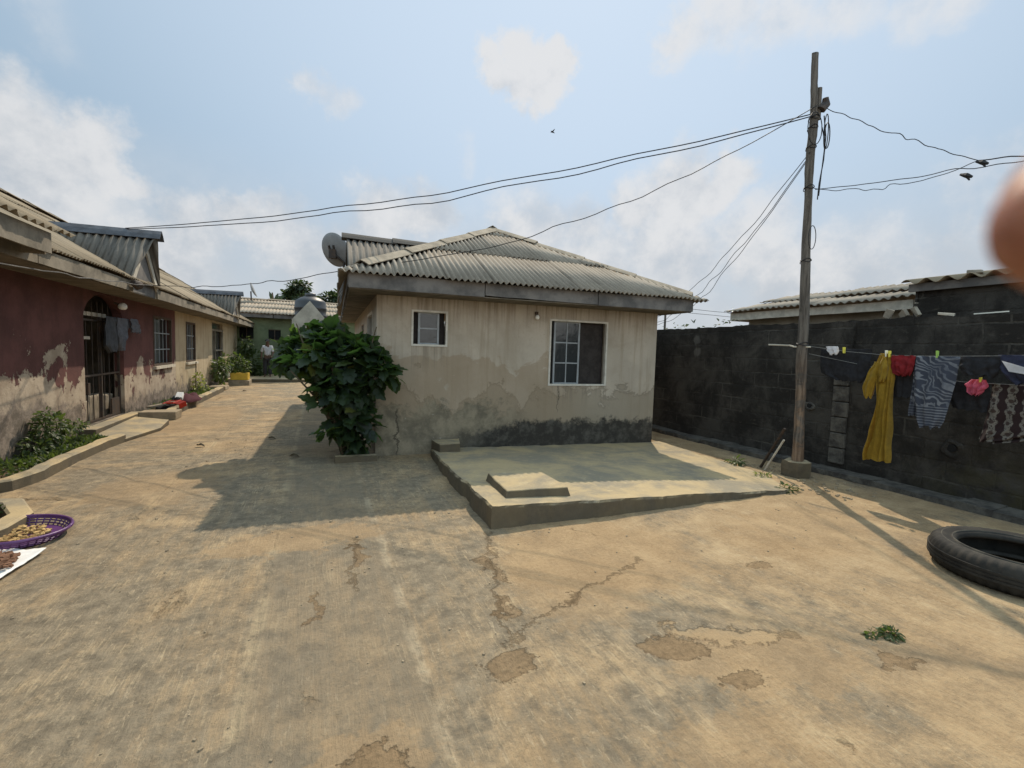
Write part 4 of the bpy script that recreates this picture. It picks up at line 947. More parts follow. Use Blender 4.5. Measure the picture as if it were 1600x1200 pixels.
# rubble on the wall top
for i, (y, s, rz, mt, lb) in enumerate(((3.98, (.06, .09, .12), .8, 'rubble_pale', 'pale broken block on top of the black wall, left of three'), (3.80, (.05, .10, .09), -1.0, 'rubble_pale', 'pale broken block standing on edge on top of the black wall'), (3.66, (.05, .06, .13), -1.1, 'rubble_pale', 'pale broken block tilted on top of the black wall, right of three'), (3.34, (.09, .14, .035), .3, 'fascia_pale', 'flat white slab lying on top of the black wall near the dark block house'))):
    mb = MB(); mb.box((7.06, y, 2.2+s[2]/2), s, rot=Matrix.Rotation(rz*.5, 3, 'X') @ Matrix.Rotation(rz*.4, 3, 'Z')); mb.wobble(.02, 9); tag(mb.build('broken_block', mt, bevel=.006), lb, 'rubble', 'broken blocks on the wall top')
mb = MB(); mb.beam((7.05, 3.08, 2.205), (7.05, 2.78, 2.215), .014, .012); tag(mb.build('bamboo_stick', 'peg_white'), 'pale stick lying along the top of the black wall', 'stick')

# ------------------------------------------------------------------ neighbours beyond the wall
nb = thing('neighbour_house', 'long low pale house with a grey corrugated roof beyond the black wall', 'house', (9.4, 5, 0))
mb = MB(); wall_panel(mb, (9.35, 8.2, 0), (0, -1, 0), (-1, 0, 0), 7, 2.62, .16); mb.bb(9.51, 14, 8.04, 8.2, 0, 2.62); mb.build('wall', 'pale_plaster', nb)
board_run('fascia', 'fascia_pale', nb, [(9.02, 8.45, 0), (9.02, 1, 0)], 2.50, 2.66, .025, 4)
board_run('fascia', 'fascia_pale', nb, [(13.5, 8.45, 0), (9.045, 8.45, 0)], 2.50, 2.66, .025, 2)
corrugated('roof', 'cement_roof', nb, (8.92, 8.52, 2.67), (0, -1, 0), (1, 0, .30), [(0, 0), (7.5, 0), (7.5, 1.5*1.044), (.7, 1.5*1.044)], pitch=.14, amp=.02, course=.8, lap=.035, jit=.02, per=6)
corrugated('roof', 'cement_roof', nb, (11.92, 8.52, 2.67), (0, -1, 0), (-1, 0, .30), [(0, 0), (7.5, 0), (7.5, 1.5*1.044), (.7, 1.5*1.044)], pitch=.14, amp=.02, per=4)
mb = MB(); mb.slabx([(9.0, 8.5, 2.68), (11.85, 8.5, 2.68), (10.42, 7.83, 3.11)], (0, -.01, -.01)); mb.build('hip_end', 'cement_roof', nb)
bh = thing('block_house', 'unplastered dark grey block building under a wavy roof edge at the far right', 'house', (8.6, 2.6, 0))
mb = MB(); wall_panel(mb, (8.05, 4.16, 0), (0, -1, 0), (-1, 0, 0), 5, 2.70, .18)
for k in range(11): mb.bb(8.05+U(-.03, .02), 8.21, 4.162, 4.19+U(.0, .09), .25*k, .25*k+.235)
mb.bb(8.23, 11, 4.0, 4.16, 0, 2.70); mb.build('wall', 'black_blockwork', bh)
mb = MB(); mb.beam((7.98, 4.25, 2.70), (7.98, -.8, 2.70), .05, .11); mb.build('fascia', 'fascia_grey', bh)
corrugated('roof', 'old_roof', bh, (7.88, 4.3, 2.76), (0, -1, 0), (1, 0, .16), [(0, 0), (5.3, 0), (5.3, 3.2), (0, 3.2)], pitch=.24, amp=.035, course=2, per=8)
mb = MB(); mb.box((7.98, 3.52, 2.84), (.14, .16, .05), rz=.3); mb.wobble(.03, 9); tag(mb.build('roof_stone', 'rubble_pale', bevel=.01), 'stone weighing down the wavy roof edge of the dark block building', 'stone')
# plants peeping over the wall
for i, (px, y, s, lb) in enumerate(((8.6, 9.15, .30, 'thin sprig of leaves above the black wall beside the bungalow eave'), (8.7, 8.25, .34, 'rounded leafy shrub top above the black wall near the pale house'), (8.6, 9.9, .2, 'low dark sprig above the black wall right by the bungalow corner'))):
    t = thing('shrub', lb, 'plant', (px, y, 0), 'plants beyond the black wall')
    mb = MB(); mb.tube([(px, y, 0), (px, y, 1.6), (px, y+.05, 2.3)], [.04, .03, .012], 6); mb.build('stem', 'stem_brown', t)
    mb = MB(); foliage(mb, [((px, y, 2.34), (.25, s, .17)), ((px, y, 1.8), (.3, .4, .4))], 130, .11); mb.build('foliage', 'tree_leaf', t)
fp = thing('utility_pole', 'thin distant pole standing behind the black wall below the bungalow eave', 'utility pole', (9.6, 11.4, 0), 'utility poles')
mb = MB(); mb.tube([(9.6, 11.4, 0), (9.6, 11.4, 3.2)], [.04, .03], 8); mb.build('post', 'pole_wood', fp)
mb = MB(); mb.beam((9.4, 11.4, 3.1), (9.8, 11.4, 3.1), .04); mb.build('cross_arm', 'pole_wood', fp)

# ------------------------------------------------------------------ utility pole
up = thing('utility_pole', 'tall crooked wooden utility pole with many wires by the black wall', 'utility pole', (6.2, 4.5, 0), 'utility poles')
PP = [(6.215, 4.50, .0), (6.20, 4.49, .3), (6.13, 4.46, 1.0), (6.08, 4.44, 1.6), (6.05, 4.43, 2.2), (6.0, 4.43, 3.0), (5.965, 4.43, 3.9), (5.955, 4.43, 4.4), (5.965, 4.43, 4.75), (5.935, 4.43, 5.1), (5.915, 4.43, 5.55)]
rr = [.070, .069, .066, .063, .060, .056, .053, .051, .050, .043, .038]
fine = []; fr = []
for i in range(len(PP)-1):
    for j in range(6): fine.append(Vector(PP[i]).lerp(Vector(PP[i+1]), j/6)); fr.append(rr[i]+(rr[i+1]-rr[i])*j/6)
fine.append(Vector(PP[-1])); fr.append(rr[-1])
mb = MB(); mb.tube(fine, fr, 14)
for v in mb.bm.verts: v.co += Vector(mnoise.noise_vector((v.co.x*7, v.co.y*7, v.co.z*1.6)))*.014 + Vector(mnoise.noise_vector(v.co*16))*.005
mb.build('post', 'pole_wood', up, smooth=True)
mb = MB(); mb.tube([(5.995, 4.40, 4.72), (5.995, 4.40, 5.12)], [.034, .03], 8); mb.wobble(.01, 9); mb.build('splice', 'pole_wood', up)
mb = MB(); mb.tube([(5.99, 4.36, 4.83), (6.06, 4.34, 4.92), (6.04, 4.34, 4.98)], [.05, .045, .03], 8); mb.wobble(.015, 12); mb.build('insulator', 'iron_dark', up)
for zz in (1.80, 2.9, 3.84, 4.35, 4.6, 4.72):
    c = None
    for i in range(len(PP)-1):
        if PP[i][2] <= zz <= PP[i+1][2]:
            f = (zz-PP[i][2])/(PP[i+1][2]-PP[i][2]); c = Vector(PP[i]).lerp(Vector(PP[i+1]), f); q = rr[i]+(rr[i+1]-rr[i])*f+.008
    mb = MB(); mb.tube([c+Vector((q*math.cos(t*math.pi/8), q*math.sin(t*math.pi/8), .0015*t+.012*math.sin(t))) for t in range(34)], .005, 5); mb.build('wire_binding', 'wire_black', up)
mb = MB()
def loop(c, w, h, n=18): return [Vector(c)+Vector((w*math.cos(2*math.pi*i/n), -.05, h*math.sin(2*math.pi*i/n))) for i in range(n+1)]
mb.tube(loop((5.84, 4.36, 4.55), .13, .20), .006, 5); mb.tube(loop((6.05, 4.36, 4.55), .04, .22), .006, 5); mb.tube(loop((6.06, 4.35, 4.5), .05, .16), .007, 5)
mb.tube([(6.02, 4.33, 4.75), (6.08, 4.33, 4.5), (6.07, 4.33, 4.2), (6.03, 4.34, 3.9), (6.02, 4.34, 3.7)], .007, 5); mb.tube([(6.0, 4.33, 4.6), (6.06, 4.32, 4.4), (6.05, 4.33, 4.1), (6.04, 4.34, 3.75)], .006, 5)
mb.tube(loop((5.93, 4.36, 3.2), .07, .15), .005, 5)
mb.build('wire_coil', 'wire_black', up)
mb = MB(); mb.prism([(6.03, 4.60), (6.05, 4.36), (6.24, 4.32), (6.34, 4.50), (6.26, 4.66)], 0, .215); bmesh.ops.subdivide_edges(mb.bm, edges=mb.bm.edges[:], cuts=3, use_grid_fill=True); mb.wobble(.022, 6); mb.build('footing', 'kerb_concrete', up)
for i, (a, b, w, mt, lb) in enumerate((((6.02, 4.85, 0), (6.0, 4.56, .50), .022, 'fascia_pale', 'thin pale stick leaning against the foot of the utility pole'), ((6.12, 5.0, 0), (6.0, 4.56, .66), .03, 'iron_dark', 'dark pole leaning against the utility pole behind the pale stick'))):
    mb = MB(); mb.beam(a, b, w, w*.8); tag(mb.build('leaning_stick', mt), lb, 'stick')

# wires
def wire(a, b, sag, r, label, n=40, wig=.012, name='wire', mids=None, group='overhead wires', mat='wire_black'):
    a = Vector(a); b = Vector(b); pts = []; ph = U(0, 9)
    for i in range(n+1):
        t = i/n; p = a.lerp(b, t); p.z -= sag*4*t*(1-t)
        q = wig*math.sin(math.pi*t)
        p += Vector((mnoise.noise((t*9+ph, 0, 0)), mnoise.noise((t*9, ph, 3)), mnoise.noise((t*12, 5, ph))))*q*2
        pts.append(p)
    mb = MB(); mb.tube(pts, r, 5); return tag(mb.build(name, mat), label, 'wire', group)
wire((5.93, 4.40, 4.79), (-3.15, 10.62, 3.60), .25, .0075, 'upper of the two long wires from the pole to the near porch gable', wig=.03)
wire((5.93, 4.38, 4.76), (-3.12, 10.60, 3.585), .33, .0075, 'lower of the two long wires from the pole to the near porch gable', wig=.05)
wire((5.94, 4.38, 4.88), (.6, 7.3, 2.78), .42, .006, 'wire dropping from the pole across the front slope of the bungalow roof', wig=.03)
wire((.6, 7.3, 2.78), (-2.70, 10.4, 2.60), .12, .006, 'wire from the bungalow eave across the drive to the row house', wig=.03)
wire((-2.70, 10.4, 2.60), (-2.72, 4.0, 2.22), .06, .007, 'pale wire running along under the eave of the red row house', wig=.02, mat='fascia_grey')
bsx = (8.22, 9.0, 3.11)
wire((5.90, 4.40, 4.30), (7.9, 10.2, 2.4), .30, .005, 'left wire of the bundle dropping from the pole behind the bungalow roof', wig=.03)
wire((5.91, 4.41, 4.26), (8.0, 10.1, 2.4), .42, .005, 'middle wire of the bundle dropping from the pole behind the bungalow roof', wig=.05)
wire((5.92, 4.42, 4.24), (8.25, 10.3, 2.4), .50, .005, 'right wire of the bundle dropping from the pole behind the bungalow roof', wig=.05)
wire((6.04, 4.34, 4.86), (7.0, 3.15, 3.95), .03, .005, 'kinked wire falling from the pole top to the right towards the joint', n=50, wig=.03)
wire((7.0, 3.15, 3.95), (7.6, 1.2, 3.72), .02, .007, 'doubled wire from the joint to the right edge', wig=.02)
wire((6.02, 4.40, 3.86), (7.0, 3.15, 3.95), .13, .0045, 'slack thin wire from mid pole curving up to the joint', wig=.03)
wire((6.02, 4.38, 3.84), (7.35, 1.2, 3.78), .07, .005, 'nearly level wire from mid pole to the right edge', n=60, wig=.03)
for i, (c, lb) in enumerate((((7.0, 3.11, 3.915), 'dark taped joint hanging on the upper right wires'), ((6.75, 3.13, 3.735), 'dark taped joint hanging on the lower right wire'))):
    mb = MB(); mb.tube([Vector(c)+Vector((0, .06, .03)), Vector(c), Vector(c)+Vector((0, -.05, -.03))], [.012, .03, .014], 6); mb.tube([Vector(c), Vector(c)+Vector((0, -.03, -.06))], [.02, .008], 5); tag(mb.build('wire_joint', 'wire_black'), lb, 'wire joint')
for i in range(2): wire((9.6, 11.4, 3.1-.12*i), (22, 14, 3.55-.14*i), .1, .007, ('upper' if i == 0 else 'lower')+' of two faint distant wires above the black wall', name='wire')

# ------------------------------------------------------------------ clothes line
cl = thing('clothes_line', 'two thin washing lines strung from the utility pole along the black wall', 'washing line', (6.1, 3, 1.7))
def lineseg(pts, r, name):
    pts = [Vector(p) for p in pts]; out = []
    for a, b in zip(pts[:-1], pts[1:]):
        for j in range(8): out.append(a.lerp(b, j/8))
    out.append(pts[-1]); mb = MB(); mb.tube(out, r*.6, 6); mb.build(name, 'rope_white', cl)
lineseg([(6.09, 4.36, 1.80), (6.17, 3.9, 1.735), (6.2, 3.5, 1.70), (6.2, 3.18, 1.695), (6.2, 2.8, 1.70), (6.2, 2.45, 1.71), (6.22, 2.0, 1.74), (6.25, -.6, 1.95)], .005, 'line')
lineseg([(6.10, 4.36, 1.70), (6.3, 3.4, 1.50), (6.34, 2.8, 1.43), (6.34, 2.3, 1.43), (6.34, -.6, 1.6)], .005, 'line')
mb = MB(); mb.tube([(6.0, 4.9, 1.82), (6.06, 4.62, 1.81), (6.02, 4.52, 1.79), (6.08, 4.33, 1.79)], .012, 6); mb.build('tie_stick', 'fascia_pale', cl)

def garment(name, label, cat, mat, X, rows, depth=.05, folds=5, amp=.018, group=None, nv=26, nu=72, seed=0, parent=None, hem=.012, closed=True):
    """hanging cloth: rows = (z, y_left, y_right) from the top down; a double-sided body with folds that deepen downwards"""
    rnd = random.Random(seed+len(label or name)); ph = rnd.uniform(0, 9)
    def at(z):
        for a, b in zip(rows[:-1], rows[1:]):
            if a[0] >= z >= b[0]:
                f = (a[0]-z)/(a[0]-b[0]); f = f*f*(3-2*f)*.5+f*.5; return a[1]+(b[1]-a[1])*f, a[2]+(b[2]-a[2])*f
        return rows[-1][1:]
    zt, zb = rows[0][0], rows[-1][0]; mb = MB(); prev = None
    for j in range(nv+1):
        t = j/nv; z0 = zt+(zb-zt)*t; yl, yr = at(z0); ring = []
        for i in range(nu):
            a = 2*math.pi*i/nu; c, s = math.cos(a), math.sin(a)
            cy = math.copysign(abs(c)**.6, c); fx = (1-cy)/2
            y = yl+(yr-yl)*fx
            d = depth*(.12+.88*min(1, t*2.2))*.5
            fold = math.sin(fx*folds*2*math.pi+ph+1.3*math.sin(t*2.5+ph))*amp*(.15+.85*min(1, t*1.6)) + mnoise.noise((fx*5+ph, t*4, seed))*amp*1.3
            x = X - s*d*(1-.2*abs(c)) + fold
            z = z0 + (mnoise.noise((fx*4+ph, seed, 2))*hem*3 + math.sin(fx*folds*2*math.pi+ph)*hem)*t
            ring.append(mb.v((x, y+mnoise.noise((t*4, ph, fx*3))*.012, z)))
        if prev:
            for i in range(nu): mb.bm.faces.new((prev[i], prev[(i+1) % nu], ring[(i+1) % nu], ring[i]))
        else: mb.bm.faces.new(ring)
        prev = ring
    o = mb.build(name, mat, parent, smooth=True)
    if parent is None: tag(o, label, cat, group)
    return o
LG = 'washing hung on the lines'
dress = thing('dress', 'long mustard yellow dress pegged on the washing line, its sleeve drooping', 'dress', (6.2, 3.5, 1.7), LG)
garment('bodice_and_skirt', None, None, 'dress_yellow', 6.2, [(1.72, 3.55, 3.43), (1.6, 3.585, 3.405), (1.42, 3.56, 3.375), (1.2, 3.54, 3.385), (1.0, 3.555, 3.375), (.75, 3.59, 3.36), (.52, 3.65, 3.345), (.45, 3.645, 3.35)], .11, 5, .028, seed=3, parent=dress, nv=40)
garment('sleeve', None, None, 'dress_yellow', 6.165, [(1.62, 3.585, 3.51), (1.45, 3.66, 3.53), (1.3, 3.69, 3.56), (1.22, 3.66, 3.575), (1.19, 3.65, 3.59)], .085, 2, .01, seed=5, parent=dress)
garment('sleeve', None, None, 'dress_yellow', 6.15, [(1.68, 3.50, 3.45), (1.56, 3.515, 3.425), (1.44, 3.51, 3.43), (1.39, 3.50, 3.45)], .07, 2, .008, seed=6, parent=dress)
garment('shirt', 'small red top pegged on the line beside the yellow dress', 'top', 'shirt_red', 6.2, [(1.70, 3.43, 3.185), (1.6, 3.43, 3.19), (1.51, 3.40, 3.20), (1.48, 3.33, 3.22)], .05, 4, .014, LG, seed=8)
garment('black_cloth', 'black cloth hanging behind the small red top', 'cloth', 'black_cloth', 6.27, [(1.68, 3.42, 3.12), (1.4, 3.43, 3.11), (1.22, 3.41, 3.13)], .03, 4, .012, LG, seed=9)
garment('blouse', 'grey and navy wavy striped knit top hung upside down on the line', 'top', 'striped_knit', 6.2, [(1.695, 3.18, 2.785), (1.5, 3.185, 2.80), (1.3, 3.17, 2.825), (1.15, 3.14, 2.85), (1.02, 3.12, 2.86), (.93, 3.085, 2.90)], .07, 3, .014, LG, seed=11, nv=36)
garment('knit_scarf', 'narrow striped strip of knit hanging behind the left side of the striped top', 'scarf', 'striped_knit', 6.245, [(1.62, 3.21, 3.14), (1.3, 3.22, 3.14), (1.03, 3.235, 3.15)], .03, 2, .01, LG, seed=12)
garment('trousers', 'black garment folded over the line right of the striped top', 'trousers', 'black_cloth', 6.2, [(1.70, 2.785, 2.47), (1.6, 2.79, 2.46), (1.54, 2.77, 2.48), (1.50, 2.74, 2.5)], .05, 3, .014, LG, seed=13)
garment('black_cloth', 'wide black cloth on the lower line below the pink rag', 'cloth', 'black_cloth', 6.36, [(1.43, 2.92, 2.60), (1.25, 2.93, 2.58), (1.14, 2.89, 2.60)], .03, 3, .012, LG, seed=14)
garment('jacket', 'navy garment with white panel bunched on the line at the right edge', 'jacket', 'navy_cloth', 6.2, [(1.72, 2.49, 2.05), (1.6, 2.48, 2.06), (1.50, 2.43, 2.1), (1.44, 2.36, 2.12)], .06, 4, .02, LG, seed=15)
mb = MB(); mb.slabx([(6.145, 2.44, 1.66), (6.14, 2.22, 1.585), (6.135, 2.22, 1.53), (6.14, 2.38, 1.56)], (.012, 0, 0)); mb.bm.normal_update(); wp = mb.build('white_panel', 'cloth_white', None)
jk = [o for o in COL.objects if o.name == 'jacket'][0]; wp.parent = jk
garment('rag', 'crumpled pink rag pegged on the lower line in front of the black cloth', 'rag', 'cloth_pink', 6.29, [(1.465, 2.72, 2.60), (1.40, 2.77, 2.58), (1.34, 2.75, 2.62), (1.31, 2.70, 2.65)], .07, 3, .018, LG, seed=16)
garment('wrapper', 'brown and grey patterned wrapper hanging from the lower line at the right edge', 'wrapper', 'print_cloth', 6.34, [(1.43, 2.58, 1.95), (1.25, 2.585, 1.96), (1.1, 2.60, 1.97), (.98, 2.62, 2.02), (.90, 2.63, 2.28), (.84, 2.64, 2.5)], .06, 4, .02, LG, seed=17, nv=36)
garment('black_cloth', 'broad black cloth hung between the utility pole and the yellow dress', 'cloth', 'black_cloth', 6.22, [(1.77, 4.28, 3.66), (1.6, 4.29, 3.66), (1.45, 4.27, 3.68), (1.37, 4.1, 3.72)], .04, 4, .014, LG, seed=18)
garment('rag', 'small white and lilac cloth folded over the line near the utility pole', 'rag', 'cloth_white', 6.13, [(1.80, 4.16, 4.0), (1.75, 4.15, 3.99), (1.70, 4.11, 4.0)], .03, 2, .008, LG, seed=19)
for i, (x, y, z, mt, lb) in enumerate(((6.19, 3.475, 1.715, 'peg_white', 'white peg at the shoulder of the yellow dress'), (6.19, 3.44, 1.71, 'peg_yellow', 'yellow peg between the yellow dress and the red top'), (6.19, 2.98, 1.715, 'peg_green', 'green peg at the middle of the striped top'), (6.14, 3.93, 1.75, 'peg_yellow', 'yellow peg on the line just right of the white cloth'), (6.27, 2.635, 1.475, 'peg_yellow', 'yellow peg holding the pink rag'))):
    mb = MB(); p0 = MB()
    for s in (-1, 1): mb.beam((x+s*.007, y, z-.035), (x+s*.012, y+.004, z+.04), .009, .022)
    mb.tube([(x-.012, y, z+.005), (x+.012, y, z+.005)], .006, 6); p0.bm.free()
    tag(mb.build('clothes_peg', mt), lb, 'peg', 'clothes pegs')

# cloths draped on the gate
garment('towel', 'pale grey shirt draped over the top of the iron gate', 'shirt', 'cloth_grey', -3.42, [(2.02, 11.0, 11.62), (1.9, 10.98, 11.6), (1.7, 10.98, 11.45), (1.55, 11.02, 11.32), (1.42, 11.1, 11.3)], .07, 4, .022, 'washing on the gate', seed=30)
garment('sleeve_cloth', 'short pale grey cloth hanging at the right post of the gate', 'cloth', 'cloth_grey', -3.36, [(2.03, 11.5, 11.86), (1.9, 11.5, 11.95), (1.76, 11.52, 12.02)], .06, 3, .018, 'washing on the gate', seed=31)
garment('dark_cloth', 'dark grey cloth hanging on the gate left of the pale shirt', 'cloth', 'cloth_dark', -3.43, [(2.02, 10.5, 10.98), (1.8, 10.46, 11.0), (1.5, 10.42, 11.02), (1.38, 10.6, 10.95)], .05, 4, .018, 'washing on the gate', seed=32)

# ------------------------------------------------------------------ tyre
tc = Vector((4.98, 1.755, 0)); TR, TW, TI = .532, .226, .36
ty = thing('tyre', 'large worn black tyre lying flat on the concrete at the right edge', 'tyre', tc)
prof = [(TI, .03), (TI-.008, .045), (TI+.006, .03), (TI+.05, .012), (TR-.085, .002), (TR-.04, .008), (TR-.012, .035), (TR, .075), (TR+.002, TW/2), (TR, TW-.075), (TR-.012, TW-.035), (TR-.04, TW-.008), (TR-.085, TW-.002), (TI+.05, TW-.012), (TI+.03, TW-.017), (TI+.022, TW-.012), (TI+.006, TW-.03), (TI-.008, TW-.045), (TI, TW-.03-.03), (TI+.03, TW-.075), (TI+.09, TW-.04), (TR-.07, TW-.03), (TR-.03, TW-.07), (TR-.025, TW/2), (TR-.03, .07), (TR-.07, .03), (TI+.09, .04), (TI+.03, .06), (TI, .05)]
mb = MB(); n = 216; rings = []
for r, z in prof: rings.append([mb.v(tc+Vector((r*math.cos(2*math.pi*t/n), r*math.sin(2*math.pi*t/n), z))) for t in range(n)])
k = len(rings)
for i in range(k):
    for t in range(n):
        a, b = rings[i], rings[(i+1) % k]; mb.bm.faces.new((a[t], a[(t+1) % n], b[(t+1) % n], b[t]))
for i in (6, 10, 11, 5):                                   # shoulder blocks
    for t in range(n):
        if t % 4 < 2:
            v = rings[i][t]; d = (v.co-tc); d.z = 0; v.co -= d.normalized()*(.011 if i in (6, 10) else .007)
mb.build('casing', 'rubber', ty, smooth=True)
mb = MB()
for zz in (.085, .112, .14): mb.lathe(tc, [(TR-.004, zz-.011), (TR+.0075, zz-.009), (TR+.0075, zz+.009), (TR-.004, zz+.011)], 120, caps=False)
mb.build('tread_rib', 'rubber', ty, smooth=False)
mb = MB(); mb.lathe(tc, [(TI+.022, TW-.013), (TI+.027, TW-.004), (TI+.033, TW-.006), (TI+.036, TW-.016)], 96, caps=False); mb.lathe(tc, [(TI+.09, TW-.009), (TI+.093, TW-.0015), (TI+.099, TW-.0015), (TI+.102, TW-.008)], 96, caps=False); mb.build('bead_ring', 'rubber_dusty', ty, smooth=True)

# ------------------------------------------------------------------ basket, mat and their contents
bc = Vector((-2.19, 4.86, 0))
bk = thing('basket', 'shallow round purple plastic basket on the ground at the left edge', 'basket', bc)
tilt = Matrix.Rotation(R(3), 3, 'Y')
def ringp(r, z, n=48): return [bc+Vector((0, 0, .012))+tilt@Vector((r*math.cos(2*math.pi*i/n), r*math.sin(2*math.pi*i/n), z)) for i in range(n+1)]
mb = MB(); mb.tube(ringp(.325, .075), .013, 8); mb.tube(ringp(.315, .064), .008, 6); mb.build('rim', 'purple_plastic', bk, smooth=True)
mb = MB()
for r, z in ((.305, .046), (.29, .028), (.272, .010)): mb.tube(ringp(r, z), .006, 5)
for i in range(40):
    a = 2*math.pi*i/40; P = lambda r, z: bc+Vector((0, 0, .012))+tilt@Vector((r*math.cos(a), r*math.sin(a), z)); mb.tube([P(.315, .07), P(.29, .028), P(.272, .008)], .0055, 5)
mb.build('side_lattice', 'purple_plastic', bk, smooth=True)
mb = MB(); mb.lathe(bc+Vector((0, 0, .014)), [(.002, 0), (.275, .002), (.275, .008), (.002, .006)], 40); mb.build('base', 'purple_plastic', bk)
def bits(name, mat, c, rx, ry, n, s, label, cat):
    mb = MB(); 
    for i in range(n):
        d = rdir(0, .6); q = U(0, 1)**.6; p = Vector(c)+Vector((d.x*rx*q, d.y*ry*q, U(.006, .03)))
        mb.box(p, (s*U(.6, 1.6), s*U(.5, 1), s*U(.35, .7)), rot=Matrix.Rotation(U(0, 6), 3, 'Z') @ Matrix.Rotation(U(-.5, .5), 3, 'X'))
    mb.wobble(.004, 40); o = mb.build(name, mat, bevel=.003); return tag(o, label, cat, kind='stuff')
bits('drying_food', 'snack_tan', bc+Vector((.0, .0, .02)), .2, .2, 150, .03, 'tan pieces of food drying inside the purple basket', 'food')
mt = thing('plastic_sack', 'flattened white sack spread on the ground below the purple basket', 'sack', (-2.2, 4.35, 0))
mb = MB(); nx, ny = 26, 22; gv = []
A, B, C_, D_ = Vector((-2.55, 4.72, 0)), Vector((-1.99, 4.66, 0)), Vector((-1.86, 4.50, 0)), Vector((-1.95, 3.62, 0))
A2 = Vector((-2.9, 3.9, 0))
for i in range(nx+1):
    row_ = []
    for j in range(ny+1):
        s, q = i/nx, j/ny; p = A2.lerp(D_, s).lerp(A.lerp(C_, s), q)
        e = max(abs(s-.5), abs(q-.5))*2
        row_.append(mb.v(p+Vector((0, 0, .012+.014*abs(mnoise.noise(p*7))+.02*max(0, e-.85)/.15*abs(mnoise.noise(p*4))+.006*mnoise.noise(p*22)+.006))))
    gv.append(row_)
for i in range(nx):
    for j in range(ny): mb.bm.faces.new((gv[i][j], gv[i+1][j], gv[i+1][j+1], gv[i][j+1]))
mb.build('sheet', 'mat_white', mt, smooth=True, solid=.004)
mb = MB()
for k in range(6): mb.bb(-2.22+.035*k, -2.205+.035*k, 4.53, 4.545, .0, .0)if False else None
mb.bm.free()
bits('drying_food', 'snack_brown', (-2.08, 4.25, .03), .16, .2, 240, .032, 'brown chips drying on the flattened white sack', 'food')

# ------------------------------------------------------------------ heap by the kerb
hp = [('shoe', 'black shoe with white panel standing on the kerb by the red wall', (-3.02, 13.4, .17), 'black_cloth'),
      ('shoe', 'dark shoe lying on its side behind the white panelled shoe', (-3.15, 13.75, .17), 'cloth_dark')]
for nm, lb, c, mt_ in hp:
    mb = MB(); c = Vector(c); L = .42
    prof2 = [(-.5, .06, .13), (-.3, .075, .15), (-.05, .07, .12), (.2, .075, .085), (.42, .07, .06), (.5, .03, .03)]
    rings = []
    for a, w, h in prof2: rings.append([mb.v(c+Vector((U(-.003, .003)+w*math.cos(t*math.pi/5), a*L, h*max(0, math.sin(t*math.pi/5))))) for t in range(11) if t <= 5])
    for r0, r1 in zip(rings[:-1], rings[1:]):
        for t in range(5): mb.bm.faces.new((r0[t], r0[t+1], r1[t+1], r1[t]))
        mb.bm.faces.new((r0[0], r1[0], r1[5], r0[5]))
    mb.bm.faces.new(rings[0]); mb.bm.faces.new(rings[-1][::-1])
    sh = tag(mb.build(nm, mt_, smooth=True), lb, 'shoe', 'shoes on the kerb')
    mb = MB(); mb.box(c+Vector((.02, -.02, .15)), (.14, .2, .09), rot=Matrix.Rotation(R(35), 3, 'X')); mb.wobble(.01, 9)
    if mt_ == 'black_cloth': mb.build('white_panel', 'mat_white', sh, bevel=.01)
    else: mb.bm.free()
def heap(name, mat, c, r, h, label, cat, seed):
    mb = MB(); n = 22; rings = []
    for i in range(7):
        t = i/6; rings.append([mb.v(Vector(c)+Vector((r[0]*math.cos(a)*math.cos(t*1.5)*(1+.25*mnoise.noise((3*math.cos(a), 3*math.sin(a), seed+t))), r[1]*math.sin(a)*math.cos(t*1.5)*(1+.25*mnoise.noise((2*math.cos(a), 2*math.sin(a), seed+5))), h*math.sin(t*1.5)*(1+.5*mnoise.noise((2*math.cos(a), 2*math.sin(a), t*2+seed)))))) for a in [2*math.pi*k/n for k in range(n)]])
    for a, b in zip(rings[:-1], rings[1:]):
        for t in range(n): mb.bm.faces.new((a[t], a[(t+1) % n], b[(t+1) % n], b[t]))
    mb.bm.faces.new(rings[-1]); mb.wobble(.02, 11); return tag(mb.build(name, mat, smooth=True), label, cat)
heap('clothes_heap', 'maroon_cloth', (-2.92, 13.9, .16), (.24, .55, 0), .15, 'maroon cloth heaped over the kerb below the barred window', 'cloth', 1)
heap('clothes_heap', 'black_cloth', (-3.1, 13.2, .1), (.26, .7, 0), .13, 'black cloth heap on the bed between the shoes and the wall', 'cloth', 4)
mb = MB()
for k in range(6): mb.tube([(-3.1, 12.5+.1*k, .24), (-2.92, 12.52+.1*k, .25), (-2.82, 12.54+.1*k, .22), (-2.80, 12.55+.1*k, .12)], .018, 5)
mb.tube([(-3.1, 12.45, .24), (-3.1, 13.05, .24)], .02, 5); mb.tube([(-2.92, 12.45, .25), (-2.92, 13.08, .25)], .018, 5)
tag(mb.build('plastic_rake', 'red_plastic'), 'orange red plastic rake head hooked over the kerb end', 'rake')
mb = MB(); mb.beam((-3.3, 12.2, .2), (-2.95, 12.75, .25), .12, .03); tag(mb.build('plank', 'fascia_tan'), 'short plank lying from the wash slab to the orange rake head', 'plank')
yb = thing('planter_box', 'yellow plastic tub planted with bushy greenery at the far corner of the row house', 'planter', (-2.75, 21.2, 0))
mb = MB(); mb.prism([(-3.05, 20.9), (-2.45, 20.95), (-2.45, 21.5), (-3.05, 21.5)], .2, .48); mb.wobble(.015, 5); mb.build('tub', 'yellow_plastic', yb, bevel=.02)
mb = MB(); mb.bb(-3.1, -2.4, 20.85, 21.55, 0, .198); mb.wobble(.02, 4); tag(mb.build('stone_block', 'sand_block', bevel=.01), 'brown block under the yellow planter tub', 'block')
